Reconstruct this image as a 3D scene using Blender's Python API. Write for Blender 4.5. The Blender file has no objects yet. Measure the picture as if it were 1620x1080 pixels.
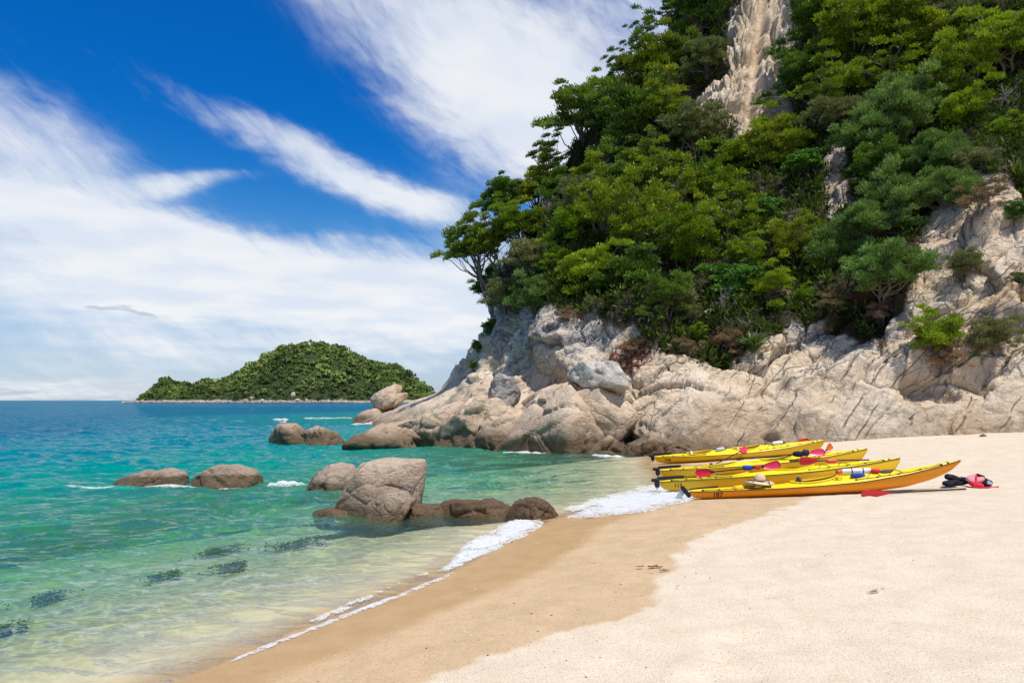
import bpy, bmesh, math, random
import numpy as np
from mathutils import Vector, Matrix, Euler
from mathutils.bvhtree import BVHTree

random.seed(7); np.random.seed(7)
scene = bpy.context.scene
COL = scene.collection

# ------------------------------------------------------------------ camera
CAM_H = 2.1
FPX = 1080.0                       # focal length in pixels of the 1620 px wide photograph
cam_data = bpy.data.cameras.new('camera')
cam_data.sensor_width = 36.0
cam_data.lens = 24.0
cam_data.shift_y = 93.0 / 1620.0
cam_data.clip_start = 0.05
cam_data.clip_end = 30000.0
cam = bpy.data.objects.new('camera', cam_data)
cam.location = (0, 0, CAM_H)
cam.rotation_euler = (math.radians(90), 0, 0)
COL.objects.link(cam)
scene.camera = cam

# ------------------------------------------------------------------ sun direction
SUN_TO = Vector((0.25, -0.25, 0.935)).normalized()      # towards the sun
SUN_EL = math.asin(SUN_TO.z)
SUN_AZ = math.atan2(SUN_TO.x, SUN_TO.y)

sun_data = bpy.data.lights.new('sun', 'SUN')
sun_data.energy = 4.7
sun_data.angle = math.radians(0.5)
sun_data.color = (1.0, 0.955, 0.89)
sun = bpy.data.objects.new('sun', sun_data)
sun.rotation_euler = (-SUN_TO).to_track_quat('-Z', 'Y').to_euler()
COL.objects.link(sun)

scene.view_settings.view_transform = 'Standard'
scene.view_settings.look = 'None'
scene.view_settings.exposure = 0.0
scene.view_settings.gamma = 1.0
scene.view_settings.use_curve_mapping = False
scene.cycles.use_denoising = True
try:
    scene.cycles.denoiser = 'OPENIMAGEDENOISE'
except Exception:
    pass
scene.cycles.max_bounces = 7
scene.cycles.diffuse_bounces = 3
scene.cycles.glossy_bounces = 3
scene.cycles.transmission_bounces = 4
scene.cycles.transparent_max_bounces = 12
scene.cycles.caustics_reflective = False
scene.cycles.caustics_refractive = False


# ------------------------------------------------------------------ node helper
class NT:
    def __init__(self, tree):
        self.t = tree; self.n = tree.nodes; self.l = tree.links
    def put(self, sock, v):
        if v is None: return
        if isinstance(v, bpy.types.NodeSocket): self.l.new(v, sock)
        elif isinstance(v, (tuple, list)):
            d = sock.default_value
            v = tuple(v)
            if hasattr(d, '__len__') and len(d) == 4 and len(v) == 3: v = v + (1.0,)
            sock.default_value = v
        else:
            d = sock.default_value
            if hasattr(d, '__len__'): sock.default_value = [v] * len(d)
            else: sock.default_value = v
    def new(self, kind, **props):
        nd = self.n.new(kind)
        for k, v in props.items(): setattr(nd, k, v)
        return nd
    def m(self, op, a, b=None, c=None, clamp=False):
        nd = self.new('ShaderNodeMath', operation=op, use_clamp=clamp)
        for i, v in enumerate((a, b, c)):
            if v is not None: self.put(nd.inputs[i], v)
        return nd.outputs[0]
    def vm(self, op, a, b=None):
        nd = self.new('ShaderNodeVectorMath', operation=op)
        self.put(nd.inputs[0], a)
        if b is not None: self.put(nd.inputs[1], b)
        return nd.outputs[0]
    def mix(self, f, a, b, blend='MIX'):
        nd = self.new('ShaderNodeMix', data_type='RGBA', blend_type=blend, clamp_factor=True)
        self.put(nd.inputs[0], f); self.put(nd.inputs[6], a); self.put(nd.inputs[7], b)
        return nd.outputs[2]
    def noise(self, vec, scale, detail=4.0, rough=0.55, dist=0.0):
        nd = self.new('ShaderNodeTexNoise')
        if vec is not None: self.put(nd.inputs['Vector'], vec)
        nd.inputs['Scale'].default_value = scale
        nd.inputs['Detail'].default_value = detail
        nd.inputs['Roughness'].default_value = rough
        nd.inputs['Distortion'].default_value = dist
        return nd.outputs['Fac']
    def ridged(self, vec, scale, detail=3.0):
        nd = self.new('ShaderNodeTexNoise', noise_type='RIDGED_MULTIFRACTAL'); self.put(nd.inputs['Vector'], vec)
        nd.inputs['Scale'].default_value = scale; nd.inputs['Detail'].default_value = detail
        nd.inputs['Offset'].default_value = 1.0; nd.inputs['Gain'].default_value = 1.5
        return nd.outputs['Fac']
    def n_color(self, vec, scale):
        nd = self.new('ShaderNodeTexNoise'); self.put(nd.inputs['Vector'], vec)
        nd.inputs['Scale'].default_value = scale; nd.inputs['Detail'].default_value = 3.0
        return nd.outputs['Color']
    def voronoi(self, vec, scale, feature='F1', out='Distance', rnd=1.0):
        nd = self.new('ShaderNodeTexVoronoi', feature=feature)
        if vec is not None: self.put(nd.inputs['Vector'], vec)
        nd.inputs['Scale'].default_value = scale
        nd.inputs['Randomness'].default_value = rnd
        return nd.outputs[out]
    def ramp(self, f, stops, interp='LINEAR'):
        nd = self.new('ShaderNodeValToRGB')
        r = nd.color_ramp; r.interpolation = interp
        while len(r.elements) < len(stops): r.elements.new(0.5)
        for e, (p, c) in zip(r.elements, stops):
            e.position = p
            e.color = (c, c, c, 1) if not hasattr(c, '__len__') else tuple(c) + (1,)
        self.put(nd.inputs[0], f)
        return nd.outputs[0]
    def smooth(self, x, a, b):
        nd = self.new('ShaderNodeMapRange', interpolation_type='SMOOTHSTEP')
        self.put(nd.inputs[0], x); self.put(nd.inputs[1], a); self.put(nd.inputs[2], b)
        return nd.outputs[0]
    def attr(self, name, out='Fac'):
        nd = self.new('ShaderNodeAttribute', attribute_name=name)
        return nd.outputs[out]
    def pos(self):
        return self.new('ShaderNodeNewGeometry').outputs['Position']
    def objco(self):
        return self.new('ShaderNodeTexCoord').outputs['Object']
    def scale(self, vec, s):
        nd = self.new('ShaderNodeMapping')
        self.put(nd.inputs[0], vec); nd.inputs['Scale'].default_value = s
        return nd.outputs[0]
    def rot(self, vec, r, s=(1, 1, 1)):
        nd = self.new('ShaderNodeMapping')
        self.put(nd.inputs[0], vec); nd.inputs['Rotation'].default_value = r; nd.inputs['Scale'].default_value = s
        return nd.outputs[0]
    def bump(self, h, strength=0.5, dist=0.05, normal=None):
        nd = self.new('ShaderNodeBump')
        self.put(nd.inputs['Height'], h)
        nd.inputs['Strength'].default_value = strength
        nd.inputs['Distance'].default_value = dist
        if normal is not None: self.l.new(normal, nd.inputs['Normal'])
        return nd.outputs[0]
    def xyz(self, v):
        nd = self.new('ShaderNodeSeparateXYZ'); self.put(nd.inputs[0], v)
        return nd.outputs
    def comb(self, x, y, z):
        nd = self.new('ShaderNodeCombineXYZ')
        for i, v in enumerate((x, y, z)): self.put(nd.inputs[i], v)
        return nd.outputs[0]


def material(name):
    m = bpy.data.materials.new(name); m.use_nodes = True
    t = NT(m.node_tree); m.node_tree.nodes.clear()
    out = t.new('ShaderNodeOutputMaterial')
    return m, t, out.inputs['Surface']


def principled(t, out, color, rough=0.8, normal=None, spec=0.3, **kw):
    p = t.new('ShaderNodeBsdfPrincipled')
    t.put(p.inputs['Base Color'], color); t.put(p.inputs['Roughness'], rough)
    t.put(p.inputs['Specular IOR Level'], spec)
    for k, v in kw.items(): t.put(p.inputs[k], v)
    if normal is not None: t.l.new(normal, p.inputs['Normal'])
    t.l.new(p.outputs[0], out)
    return p


# ------------------------------------------------------------------ sky
def build_world():
    w = bpy.data.worlds.new('World'); scene.world = w; w.use_nodes = True
    w.node_tree.nodes.clear()
    t = NT(w.node_tree)
    out = t.new('ShaderNodeOutputWorld'); bg = t.new('ShaderNodeBackground')
    t.l.new(bg.outputs[0], out.inputs[0])
    sky = t.new('ShaderNodeTexSky', sky_type='NISHITA')
    sky.sun_disc = False
    sky.sun_elevation = SUN_EL; sky.sun_rotation = SUN_AZ
    sky.altitude = 0; sky.air_density = 1.0; sky.dust_density = 0.35; sky.ozone_density = 2.2
    g = t.new('ShaderNodeTexCoord').outputs['Generated']
    g = t.vm('NORMALIZE', g)
    s = t.xyz(g)
    D = 180 / math.pi
    az = t.m('MULTIPLY', t.m('ARCTAN2', s[0], s[1]), D)
    el = t.m('MULTIPLY', t.m('ARCSINE', s[2]), D)
    hs = t.new('ShaderNodeHueSaturation')
    t.put(hs.inputs['Saturation'], t.m('ADD', 0.55, t.m('MULTIPLY', t.smooth(el, 0.0, 22.0), 0.85)))
    t.l.new(sky.outputs[0], hs.inputs['Color'])
    # polarised blue: stronger away from the horizon
    tint = t.mix(t.smooth(el, 2.0, 24.0), (0.80, 0.95, 1.22), (0.08, 0.90, 1.38))
    blue = t.mix(1.0, hs.outputs[0], tint, 'MULTIPLY')
    # cloud sheet coordinates: a plane high above, seen in perspective
    zc = t.m('ADD', t.m('MAXIMUM', s[2], 0.0), 0.12)
    pl = t.comb(t.m('DIVIDE', s[0], zc), t.m('DIVIDE', s[1], zc), 0.0)
    w1 = t.noise(pl, 1.1, 5, 0.6); w2 = t.noise(t.vm('ADD', pl, (7.3, 2.1, 4.0)), 1.1, 5, 0.6)
    azw = t.m('ADD', az, t.m('MULTIPLY', t.m('SUBTRACT', w1, 0.5), 9.0))
    elw = t.m('ADD', el, t.m('MULTIPLY', t.m('SUBTRACT', w2, 0.5), 5.0))
    def blob(px, py, rx, ry, rot, amp, sharp=1.0):
        a = math.degrees(math.atan((px - 810) / FPX)); ca = math.cos(math.radians(a))
        e = math.degrees(math.atan((633 - py) / FPX * ca))
        k = math.degrees(1 / FPX) * ca
        c, sn = math.cos(math.radians(rot)), math.sin(math.radians(rot))
        dx = t.m('SUBTRACT', azw, a); dy = t.m('SUBTRACT', elw, e)
        u = t.m('ADD', t.m('MULTIPLY', dx, c / (rx * k)), t.m('MULTIPLY', dy, -sn / (rx * k)))
        v = t.m('ADD', t.m('MULTIPLY', dx, sn / (ry * k)), t.m('MULTIPLY', dy, c / (ry * k)))
        q = t.m('ADD', t.m('MULTIPLY', u, u), t.m('MULTIPLY', v, v))
        ex = t.m('POWER', 2.718, t.m('MULTIPLY', q, -sharp))
        return t.m('MULTIPLY', ex, amp)
    BL = [(20, 230, 240, 105, 22, .64), (150, 328, 260, 24, 4, .75), (310, 290, 90, 13, -10, .55),
          (540, 278, 250, 27, 18, .85), (640, 315, 110, 22, 12, .35),
          (650, 40, 330, 90, 30, .64), (830, 170, 260, 120, 40, .66), (1000, 60, 220, 160, 20, .55),
          (300, 425, 520, 62, 0, .9), (180, 370, 260, 30, 8, .4), (600, 445, 260, 50, -3, .55), (420, 500, 620, 34, 0, .62),
          (420, 545, 420, 14, 0, .35), (60, 618, 190, 18, 0, .7), (700, 520, 260, 40, 0, .5), (420, 575, 760, 34, 0, .42)]
    tot = None
    for b in BL:
        x = blob(*b)
        tot = x if tot is None else t.m('ADD', tot, x)
    # the same kind of sky goes on outside the view
    away = t.smooth(t.m('ABSOLUTE', az), 48.0, 75.0)
    gen = t.noise(t.scale(pl, (0.35, 0.6, 1)), 1.0, 3, 0.5)
    gen = t.m('MULTIPLY', t.smooth(gen, 0.42, 0.72), 0.9)
    hi = t.smooth(el, 40.0, 55.0)
    tot = t.m('ADD', tot, t.m('MULTIPLY', gen, t.m('MAXIMUM', away, hi)))
    # wispy texture, streaked along the drift of the sheet
    st = t.rot(pl, (0, 0, math.radians(32)), (0.7, 1.7, 1.0))
    wis = t.noise(st, 2.6, 9, 0.62, 0.5)
    wis2 = t.noise(t.rot(pl, (0, 0, math.radians(-35)), (1.1, 2.6, 1)), 4.5, 8, 0.66, 0.8)
    tex = t.m('ADD', t.m('MULTIPLY', wis, 0.75), t.m('MULTIPLY', wis2, 0.40))
    ae = t.comb(t.m('MULTIPLY', az, 0.07), t.m('MULTIPLY', el, 0.07), 0.0)
    def streak(ang, a, b, sc, dt):
        ca, sa = math.cos(math.radians(ang)), math.sin(math.radians(ang)); q = t.xyz(ae)
        u = t.m('ADD', t.m('MULTIPLY', q[0], ca * a), t.m('MULTIPLY', q[1], -sa * a))
        v = t.m('ADD', t.m('MULTIPLY', q[0], sa * b), t.m('MULTIPLY', q[1], ca * b))
        return t.noise(t.comb(u, v, 0.3), sc, 10, 0.62, dt)
    fine = t.m('ADD', t.m('MULTIPLY', streak(24, 0.55, 1.9, 1.5, 0.7), 0.72), t.m('MULTIPLY', streak(38, 1.0, 2.6, 4.2, 0.5), 0.43))
    far_ = t.m('MAXIMUM', away, hi)
    tex = t.m('ADD', t.m('MULTIPLY', tex, far_), t.m('MULTIPLY', fine, t.m('SUBTRACT', 1.0, far_)))
    dens = t.m('ADD', tot, t.m('MULTIPLY', t.m('SUBTRACT', tex, 0.57), 1.6))
    dens = t.m('MULTIPLY', t.smooth(dens, 0.05, 1.05), t.smooth(tot, 0.04, 0.4))
    dens = t.m('MULTIPLY', dens, 0.93)
    shade = t.noise(pl, 2.2, 4, 0.5)
    ccol = t.mix(t.smooth(shade, 0.35, 0.65), (7.6, 8.2, 9.2), (9.2, 9.35, 9.5))
    # two small grey scraps low over the sea
    sc = t.m('ADD', blob(225, 505, 42, 9, 8, 1.0), blob(160, 498, 18, 5, 0, .8))
    sc = t.m('MULTIPLY', t.smooth(t.m('ADD', sc, t.m('MULTIPLY', t.m('SUBTRACT', wis, .5), 1.2)), .45, .9), .6)
    col = t.mix(dens, blue, ccol)
    col = t.mix(sc, col, (4.2, 5.2, 6.8))
    t.l.new(col, bg.inputs[0]); bg.inputs[1].default_value = 0.1
build_world()


# ------------------------------------------------------------------ numpy helpers
def P(px, py, d):
    """point at depth d (metres ahead of the camera) along the line of a photograph pixel"""
    return np.array(((px - 810) / FPX * d, d, CAM_H + (633 - py) / FPX * d))

def proj(V):
    y = np.maximum(V[:, 1], 0.1)
    return 810 + V[:, 0] / y * FPX, 633 - (V[:, 2] - CAM_H) / y * FPX

def _hash(ix, iy, iz, seed):
    h = (ix.astype(np.int64) * 374761393 + iy.astype(np.int64) * 668265263 + iz.astype(np.int64) * 2147483647 + seed * 974634777) & 0xFFFFFFFF
    h = ((h ^ (h >> 13)) * 1274126177) & 0xFFFFFFFF
    h = ((h ^ (h >> 16)) * 2246822519) & 0xFFFFFFFF
    h = h ^ (h >> 15)
    return (h & 0xFFFFFF).astype(np.float64) / 0xFFFFFF

def vnoise(p, seed=0):
    i = np.floor(p).astype(np.int64); f = p - i
    u = f * f * f * (f * (f * 6 - 15) + 10)
    r = 0
    for dx in (0, 1):
        wx = u[:, 0] if dx else 1 - u[:, 0]
        for dy in (0, 1):
            wy = u[:, 1] if dy else 1 - u[:, 1]
            for dz in (0, 1):
                wz = u[:, 2] if dz else 1 - u[:, 2]
                r = r + wx * wy * wz * _hash(i[:, 0] + dx, i[:, 1] + dy, i[:, 2] + dz, seed)
    return r * 2 - 1

def fbm(p, octaves=4, seed=0, gain=0.5):
    r = 0; a = 1.0; s = 0.0; q = np.array(p, dtype=np.float64)
    for o in range(octaves):
        r = r + a * vnoise(q, seed + o * 17); s += a
        a *= gain; q = q * 2.03 + 11.7
    return r / s

def worley(p, seed=0):
    """F1, F2, three randoms of the nearest cell, vector from its centre"""
    i = np.floor(p).astype(np.int64); n = len(p)
    f1 = np.full(n, 9.0); f2 = np.full(n, 9.0)
    best = np.zeros((n, 3), dtype=np.int64); vec = np.zeros((n, 3))
    for dx in (-1, 0, 1):
        for dy in (-1, 0, 1):
            for dz in (-1, 0, 1):
                c = i + (dx, dy, dz)
                j = np.stack([_hash(c[:, 0], c[:, 1], c[:, 2], seed + k) for k in (1, 2, 3)], 1)
                v = p - (c + j); d = np.sqrt((v * v).sum(1))
                m = d < f1
                f2 = np.where(m, f1, np.minimum(f2, d)); f1 = np.where(m, d, f1)
                best[m] = c[m]; vec[m] = v[m]
    rnd = np.stack([_hash(best[:, 0], best[:, 1], best[:, 2], seed + k) for k in (11, 12, 13)], 1)
    return f1, f2, rnd, vec

def sstep(x, a, b):
    t = np.clip((x - a) / (b - a), 0, 1)
    return t * t * (3 - 2 * t)

def in_poly(px, py, poly):
    inside = np.zeros(len(px), dtype=bool); n = len(poly); j = n - 1
    for i in range(n):
        xi, yi = poly[i]; xj, yj = poly[j]
        c = ((yi > py) != (yj > py)) & (px < (xj - xi) * (py - yi) / ((yj - yi) or 1e-9) + xi)
        inside ^= c; j = i
    return inside

def mesh_np(name, V, F, mats=(), smooth=True, attrs=None, mat_idx=None):
    V = np.asarray(V, dtype=np.float32); F = np.asarray(F, dtype=np.int32)
    me = bpy.data.meshes.new(name)
    k = F.shape[1]
    me.vertices.add(len(V)); me.vertices.foreach_set('co', V.ravel())
    me.loops.add(F.size); me.loops.foreach_set('vertex_index', F.ravel())
    me.polygons.add(len(F))
    me.polygons.foreach_set('loop_start', np.arange(0, F.size, k, dtype=np.int32))
    try: me.polygons.foreach_set('loop_total', np.full(len(F), k, dtype=np.int32))
    except Exception: pass
    me.polygons.foreach_set('use_smooth', np.full(len(F), smooth, dtype=bool))
    for mt in mats: me.materials.append(mt)
    if mat_idx is not None: me.polygons.foreach_set('material_index', np.asarray(mat_idx, dtype=np.int32))
    for nm, a in (attrs or {}).items():
        a = np.asarray(a, dtype=np.float32)
        at = me.attributes.new(nm, 'FLOAT', 'POINT'); at.data.foreach_set('value', a)
    me.update(); me.validate()
    return me

def link(name, me, parent=None, loc=None):
    o = bpy.data.objects.new(name, me); COL.objects.link(o)
    if parent is not None: o.parent = parent
    if loc is not None: o.location = loc
    return o

def tag(o, label=None, cat=None, group=None, kind=None):
    if label: o['label'] = label
    if cat: o['category'] = cat
    if group: o['group'] = group
    if kind: o['kind'] = kind
    return o

def grid_faces(nr, nc):
    a = np.arange(nr * nc).reshape(nr, nc)
    return np.stack([a[:-1, :-1], a[:-1, 1:], a[1:, 1:], a[1:, :-1]], -1).reshape(-1, 4)

def compact(V, F, attrs=None):
    used = np.unique(F); m = np.full(len(V), -1); m[used] = np.arange(len(used))
    return V[used], m[F], ({k: v[used] for k, v in attrs.items()} if attrs else None)

# ------------------------------------------------------------------ shoreline
SHORE = np.array([(-3200, -9000), (-160, -260), (-30, -45), (-10, -10), (-5, 0), (-2.4, 5.3), (-1.45, 7.0), (-0.65, 8.5), (0.0, 10.2), (0.25, 11.2),
                  (0.9, 12.25), (1.6, 13.1), (2.6, 14.3), (3.5, 15.3), (4.0, 17.5), (4.3, 20), (4.6, 22.5), (5.2, 25), (7.5, 33), (6, 60), (-10, 90), (40, 200), (1900, 9000)], float)

def shore_dist(x, y):
    """signed distance to the water line, positive on the beach"""
    best = np.full(x.shape, 1e9); sign = np.ones(x.shape)
    for a, b in zip(SHORE[:-1], SHORE[1:]):
        ab = b - a; L = ab @ ab
        t = np.clip(((x - a[0]) * ab[0] + (y - a[1]) * ab[1]) / L, 0, 1)
        dx = x - a[0] - t * ab[0]; dy = y - a[1] - t * ab[1]
        d = dx * dx + dy * dy
        s = np.where(ab[0] * dy - ab[1] * dx < 0, 1.0, -1.0)
        m = d < best
        best = np.where(m, d, best); sign = np.where(m, s, sign)
    return np.sqrt(best) * sign

def beach_z(dist):
    up = 0.084 * np.minimum(dist, 14) + 0.02 * np.clip(dist - 14, 0, 40)
    dn = -(0.1 * np.maximum(-dist, 0) + 0.0035 * np.maximum(-dist, 0) ** 2)
    return np.where(dist > 0, up, np.maximum(dn, -9.0))

def ground_z(x, y):
    return float(beach_z(shore_dist(np.array([float(x)]), np.array([float(y)])))[0])

def on_ground(px, py):
    """the point of the beach seen along the line of a photograph pixel"""
    lo, hi = 1.0, 60.0
    for _ in range(50):
        md = (lo + hi) / 2; p = P(px, py, md)
        if p[2] > ground_z(p[0], p[1]): lo = md
        else: hi = md
    return P(px, py, lo)

def build_sand():
    n = 600; k = 8.4
    t = np.linspace(-1, 1, n)
    xs = 6500 * np.sinh(k * t) / np.sinh(k) + 1.0
    ys = 7000 * np.sinh(k * t) / np.sinh(k) + 5.5
    X, Y = np.meshgrid(xs, ys)
    x = X.ravel(); y = Y.ravel()
    d = shore_dist(x, y)
    z = beach_z(d)
    p = np.stack([x, y, 0 * x], 1)
    dry = sstep(d, 1.8, 3.6)
    z = z + fbm(p * 0.55, 3, 5) * 0.05 * np.clip(d / 4, 0, 1)
    z = z + fbm(p * 2.6, 3, 9) * (0.004 + 0.016 * dry) * (np.abs(d) < 40)
    z = z + fbm(p * np.array((4.5, 4.5, 1)), 2, 19) * 0.012 * sstep(-d, 0.3, 1.5)
    # trodden dimples in the dry sand
    rng = np.random.RandomState(4)
    for _ in range(260):
        cx, cy = rng.uniform(0.5, 16), rng.uniform(2.5, 20)
        if ground_z(cx, cy) < 0.3: continue
        r = rng.uniform(0.07, 0.13); a = rng.uniform(0, 3.14)
        m = (np.abs(x - cx) < 0.6) & (np.abs(y - cy) < 0.6)
        u = (x[m] - cx) * math.cos(a) + (y[m] - cy) * math.sin(a); v = -(x[m] - cx) * math.sin(a) + (y[m] - cy) * math.cos(a)
        q = (u / (r * 1.7)) ** 2 + (v / r) ** 2
        z[m] += 0.034 * (-np.exp(-q * 1.2) + 0.55 * np.exp(-(np.sqrt(q) - 1.6) ** 2 * 3))
    # scalloped upper edge of the damp sand, and the smooth swash below it
    e = np.interp(y, [0, 4, 5, 6.3, 7.3, 9, 10.5, 13, 20], [1.3, 1.5, 1.95, 2.75, 2.3, 2.6, 3.2, 3.1, 2.2]) + 0.14 * fbm(p * 0.9, 2, 31) + 0.16 * np.abs(fbm(p * 2.2, 2, 33)) * 2 + 0.05 * fbm(p * 9, 2, 35)
    damp = 1 - sstep(d - e, -0.03, 0.03)
    e2 = np.interp(y, [0, 5, 8, 12, 20], [.6, .75, 1.0, 1.4, 1.2]) + 0.2 * fbm(p * 0.35, 2, 41)
    wet = 1 - sstep(d - e2, -0.22, 0.12)
    V = np.stack([x, y, z], 1)
    return V, grid_faces(n, n), {'damp': damp, 'wet': wet, 'dist': d}

def sand_material():
    m, t, out = material('coarse_sand')
    p = t.pos()
    g1 = t.noise(p, 85, 3, 0.7); g2 = t.voronoi(p, 55); g3 = t.noise(p, 3.0, 5, 0.6)
    g4 = t.voronoi(p, 130, out='Color')
    dry = t.mix(t.smooth(g3, 0.3, 0.7), (0.62, 0.52, 0.385), (0.68, 0.585, 0.45))
    grain = t.ramp(t.xyz(g4)[0], [(0.0, (0.62, 0.55, 0.5)), (0.12, (0.93, 0.88, 0.82)), (0.6, (1, 1, 1)), (1.0, (1.12, 1.08, 1.02))])
    dry = t.mix(1.0, dry, grain, 'MULTIPLY')
    damp = t.mix(t.smooth(g3, 0.3, 0.7), (0.495, 0.355, 0.205), (0.575, 0.42, 0.255))
    damp = t.mix(1.0, damp, grain, 'MULTIPLY')
    wet = t.mix(t.smooth(g3, 0.3, 0.7), (0.42, 0.27, 0.12), (0.48, 0.315, 0.15))
    wet = t.mix(0.5, wet, t.mix(1.0, wet, grain, 'MULTIPLY'))
    c = t.mix(t.attr('damp'), dry, damp); c = t.mix(t.attr('wet'), c, wet)
    bed = t.mix(t.noise(p, 1.2, 4), (0.66, 0.52, 0.31), (0.79, 0.645, 0.41))
    c = t.mix(t.smooth(t.attr('dist'), 0.0, -0.8), c, bed)
    h = t.m('ADD', t.m('MULTIPLY', g1, 0.6), t.m('MULTIPLY', g2, 0.5))
    n1 = t.bump(h, 0.55, 0.012)
    rough = t.m('SUBTRACT', 0.95, t.m('MULTIPLY', t.attr('wet'), 0.42))
    principled(t, out, c, rough, n1, 0.25)
    return m
V, F, A = build_sand()
tag(link('beach', mesh_np('beach', V, F, [sand_material()], True, A)), 'pale coarse sand beach sloping down into the shallow water', kind='structure')

# ------------------------------------------------------------------ sea
def wave(x, y):
    """height of the water surface"""
    p = np.stack([x, y, 0 * x], 1)
    wx = fbm(p * 0.5, 2, 71) * 0.7; wy = fbm(p * 0.5 + 5, 2, 73) * 0.7
    rng = np.random.RandomState(12); z = 0
    for lam, amp, n in ((3.4, .024, 2), (1.7, .022, 3), (0.9, .018, 4), (0.5, .011, 5)):
        for _ in range(n):
            a = math.radians(-72 + rng.uniform(-34, 34)); k = 2 * math.pi / (lam * rng.uniform(.8, 1.2))
            ph = k * ((x + wx) * math.cos(a) + (y + wy) * math.sin(a)) + rng.uniform(0, 6.28)
            z = z + amp * ((0.5 + 0.5 * np.sin(ph)) ** 1.6 * 2 - 0.9)
    return z * (0.75 + 0.5 * fbm(p * 0.23, 2, 77))

def build_sea():
    th = np.concatenate([np.radians(np.linspace(-130, -50, 40)[:-1]), np.radians(np.linspace(-50, 24, 620)[:-1]), np.radians(np.linspace(24, 110, 40))])
    r = [3.2]
    while r[-1] < 60: r.append(r[-1] * 1.0062)
    while r[-1] < 400: r.append(r[-1] * 1.03)
    while r[-1] < 7800: r.append(r[-1] * 1.25)
    r = np.array(r)
    R, T = np.meshgrid(r, th, indexing='ij')
    x = (R * np.sin(T)).ravel(); y = (R * np.cos(T)).ravel()
    d = shore_dist(x, y); dep = -beach_z(d)
    amp = np.clip(dep / 0.35, 0.12, 1.0) * np.clip(1 - (np.hypot(x, y) - 60) / 120, 0, 1)
    z = wave(x, y) * amp
    F = grid_faces(len(r), len(th))
    keep = (d[F] < 0.9).any(1)
    V = np.stack([x, y, z], 1)
    return compact(V, F[keep][:, ::-1], {'depth': np.clip(dep, 0, 9)})

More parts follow.
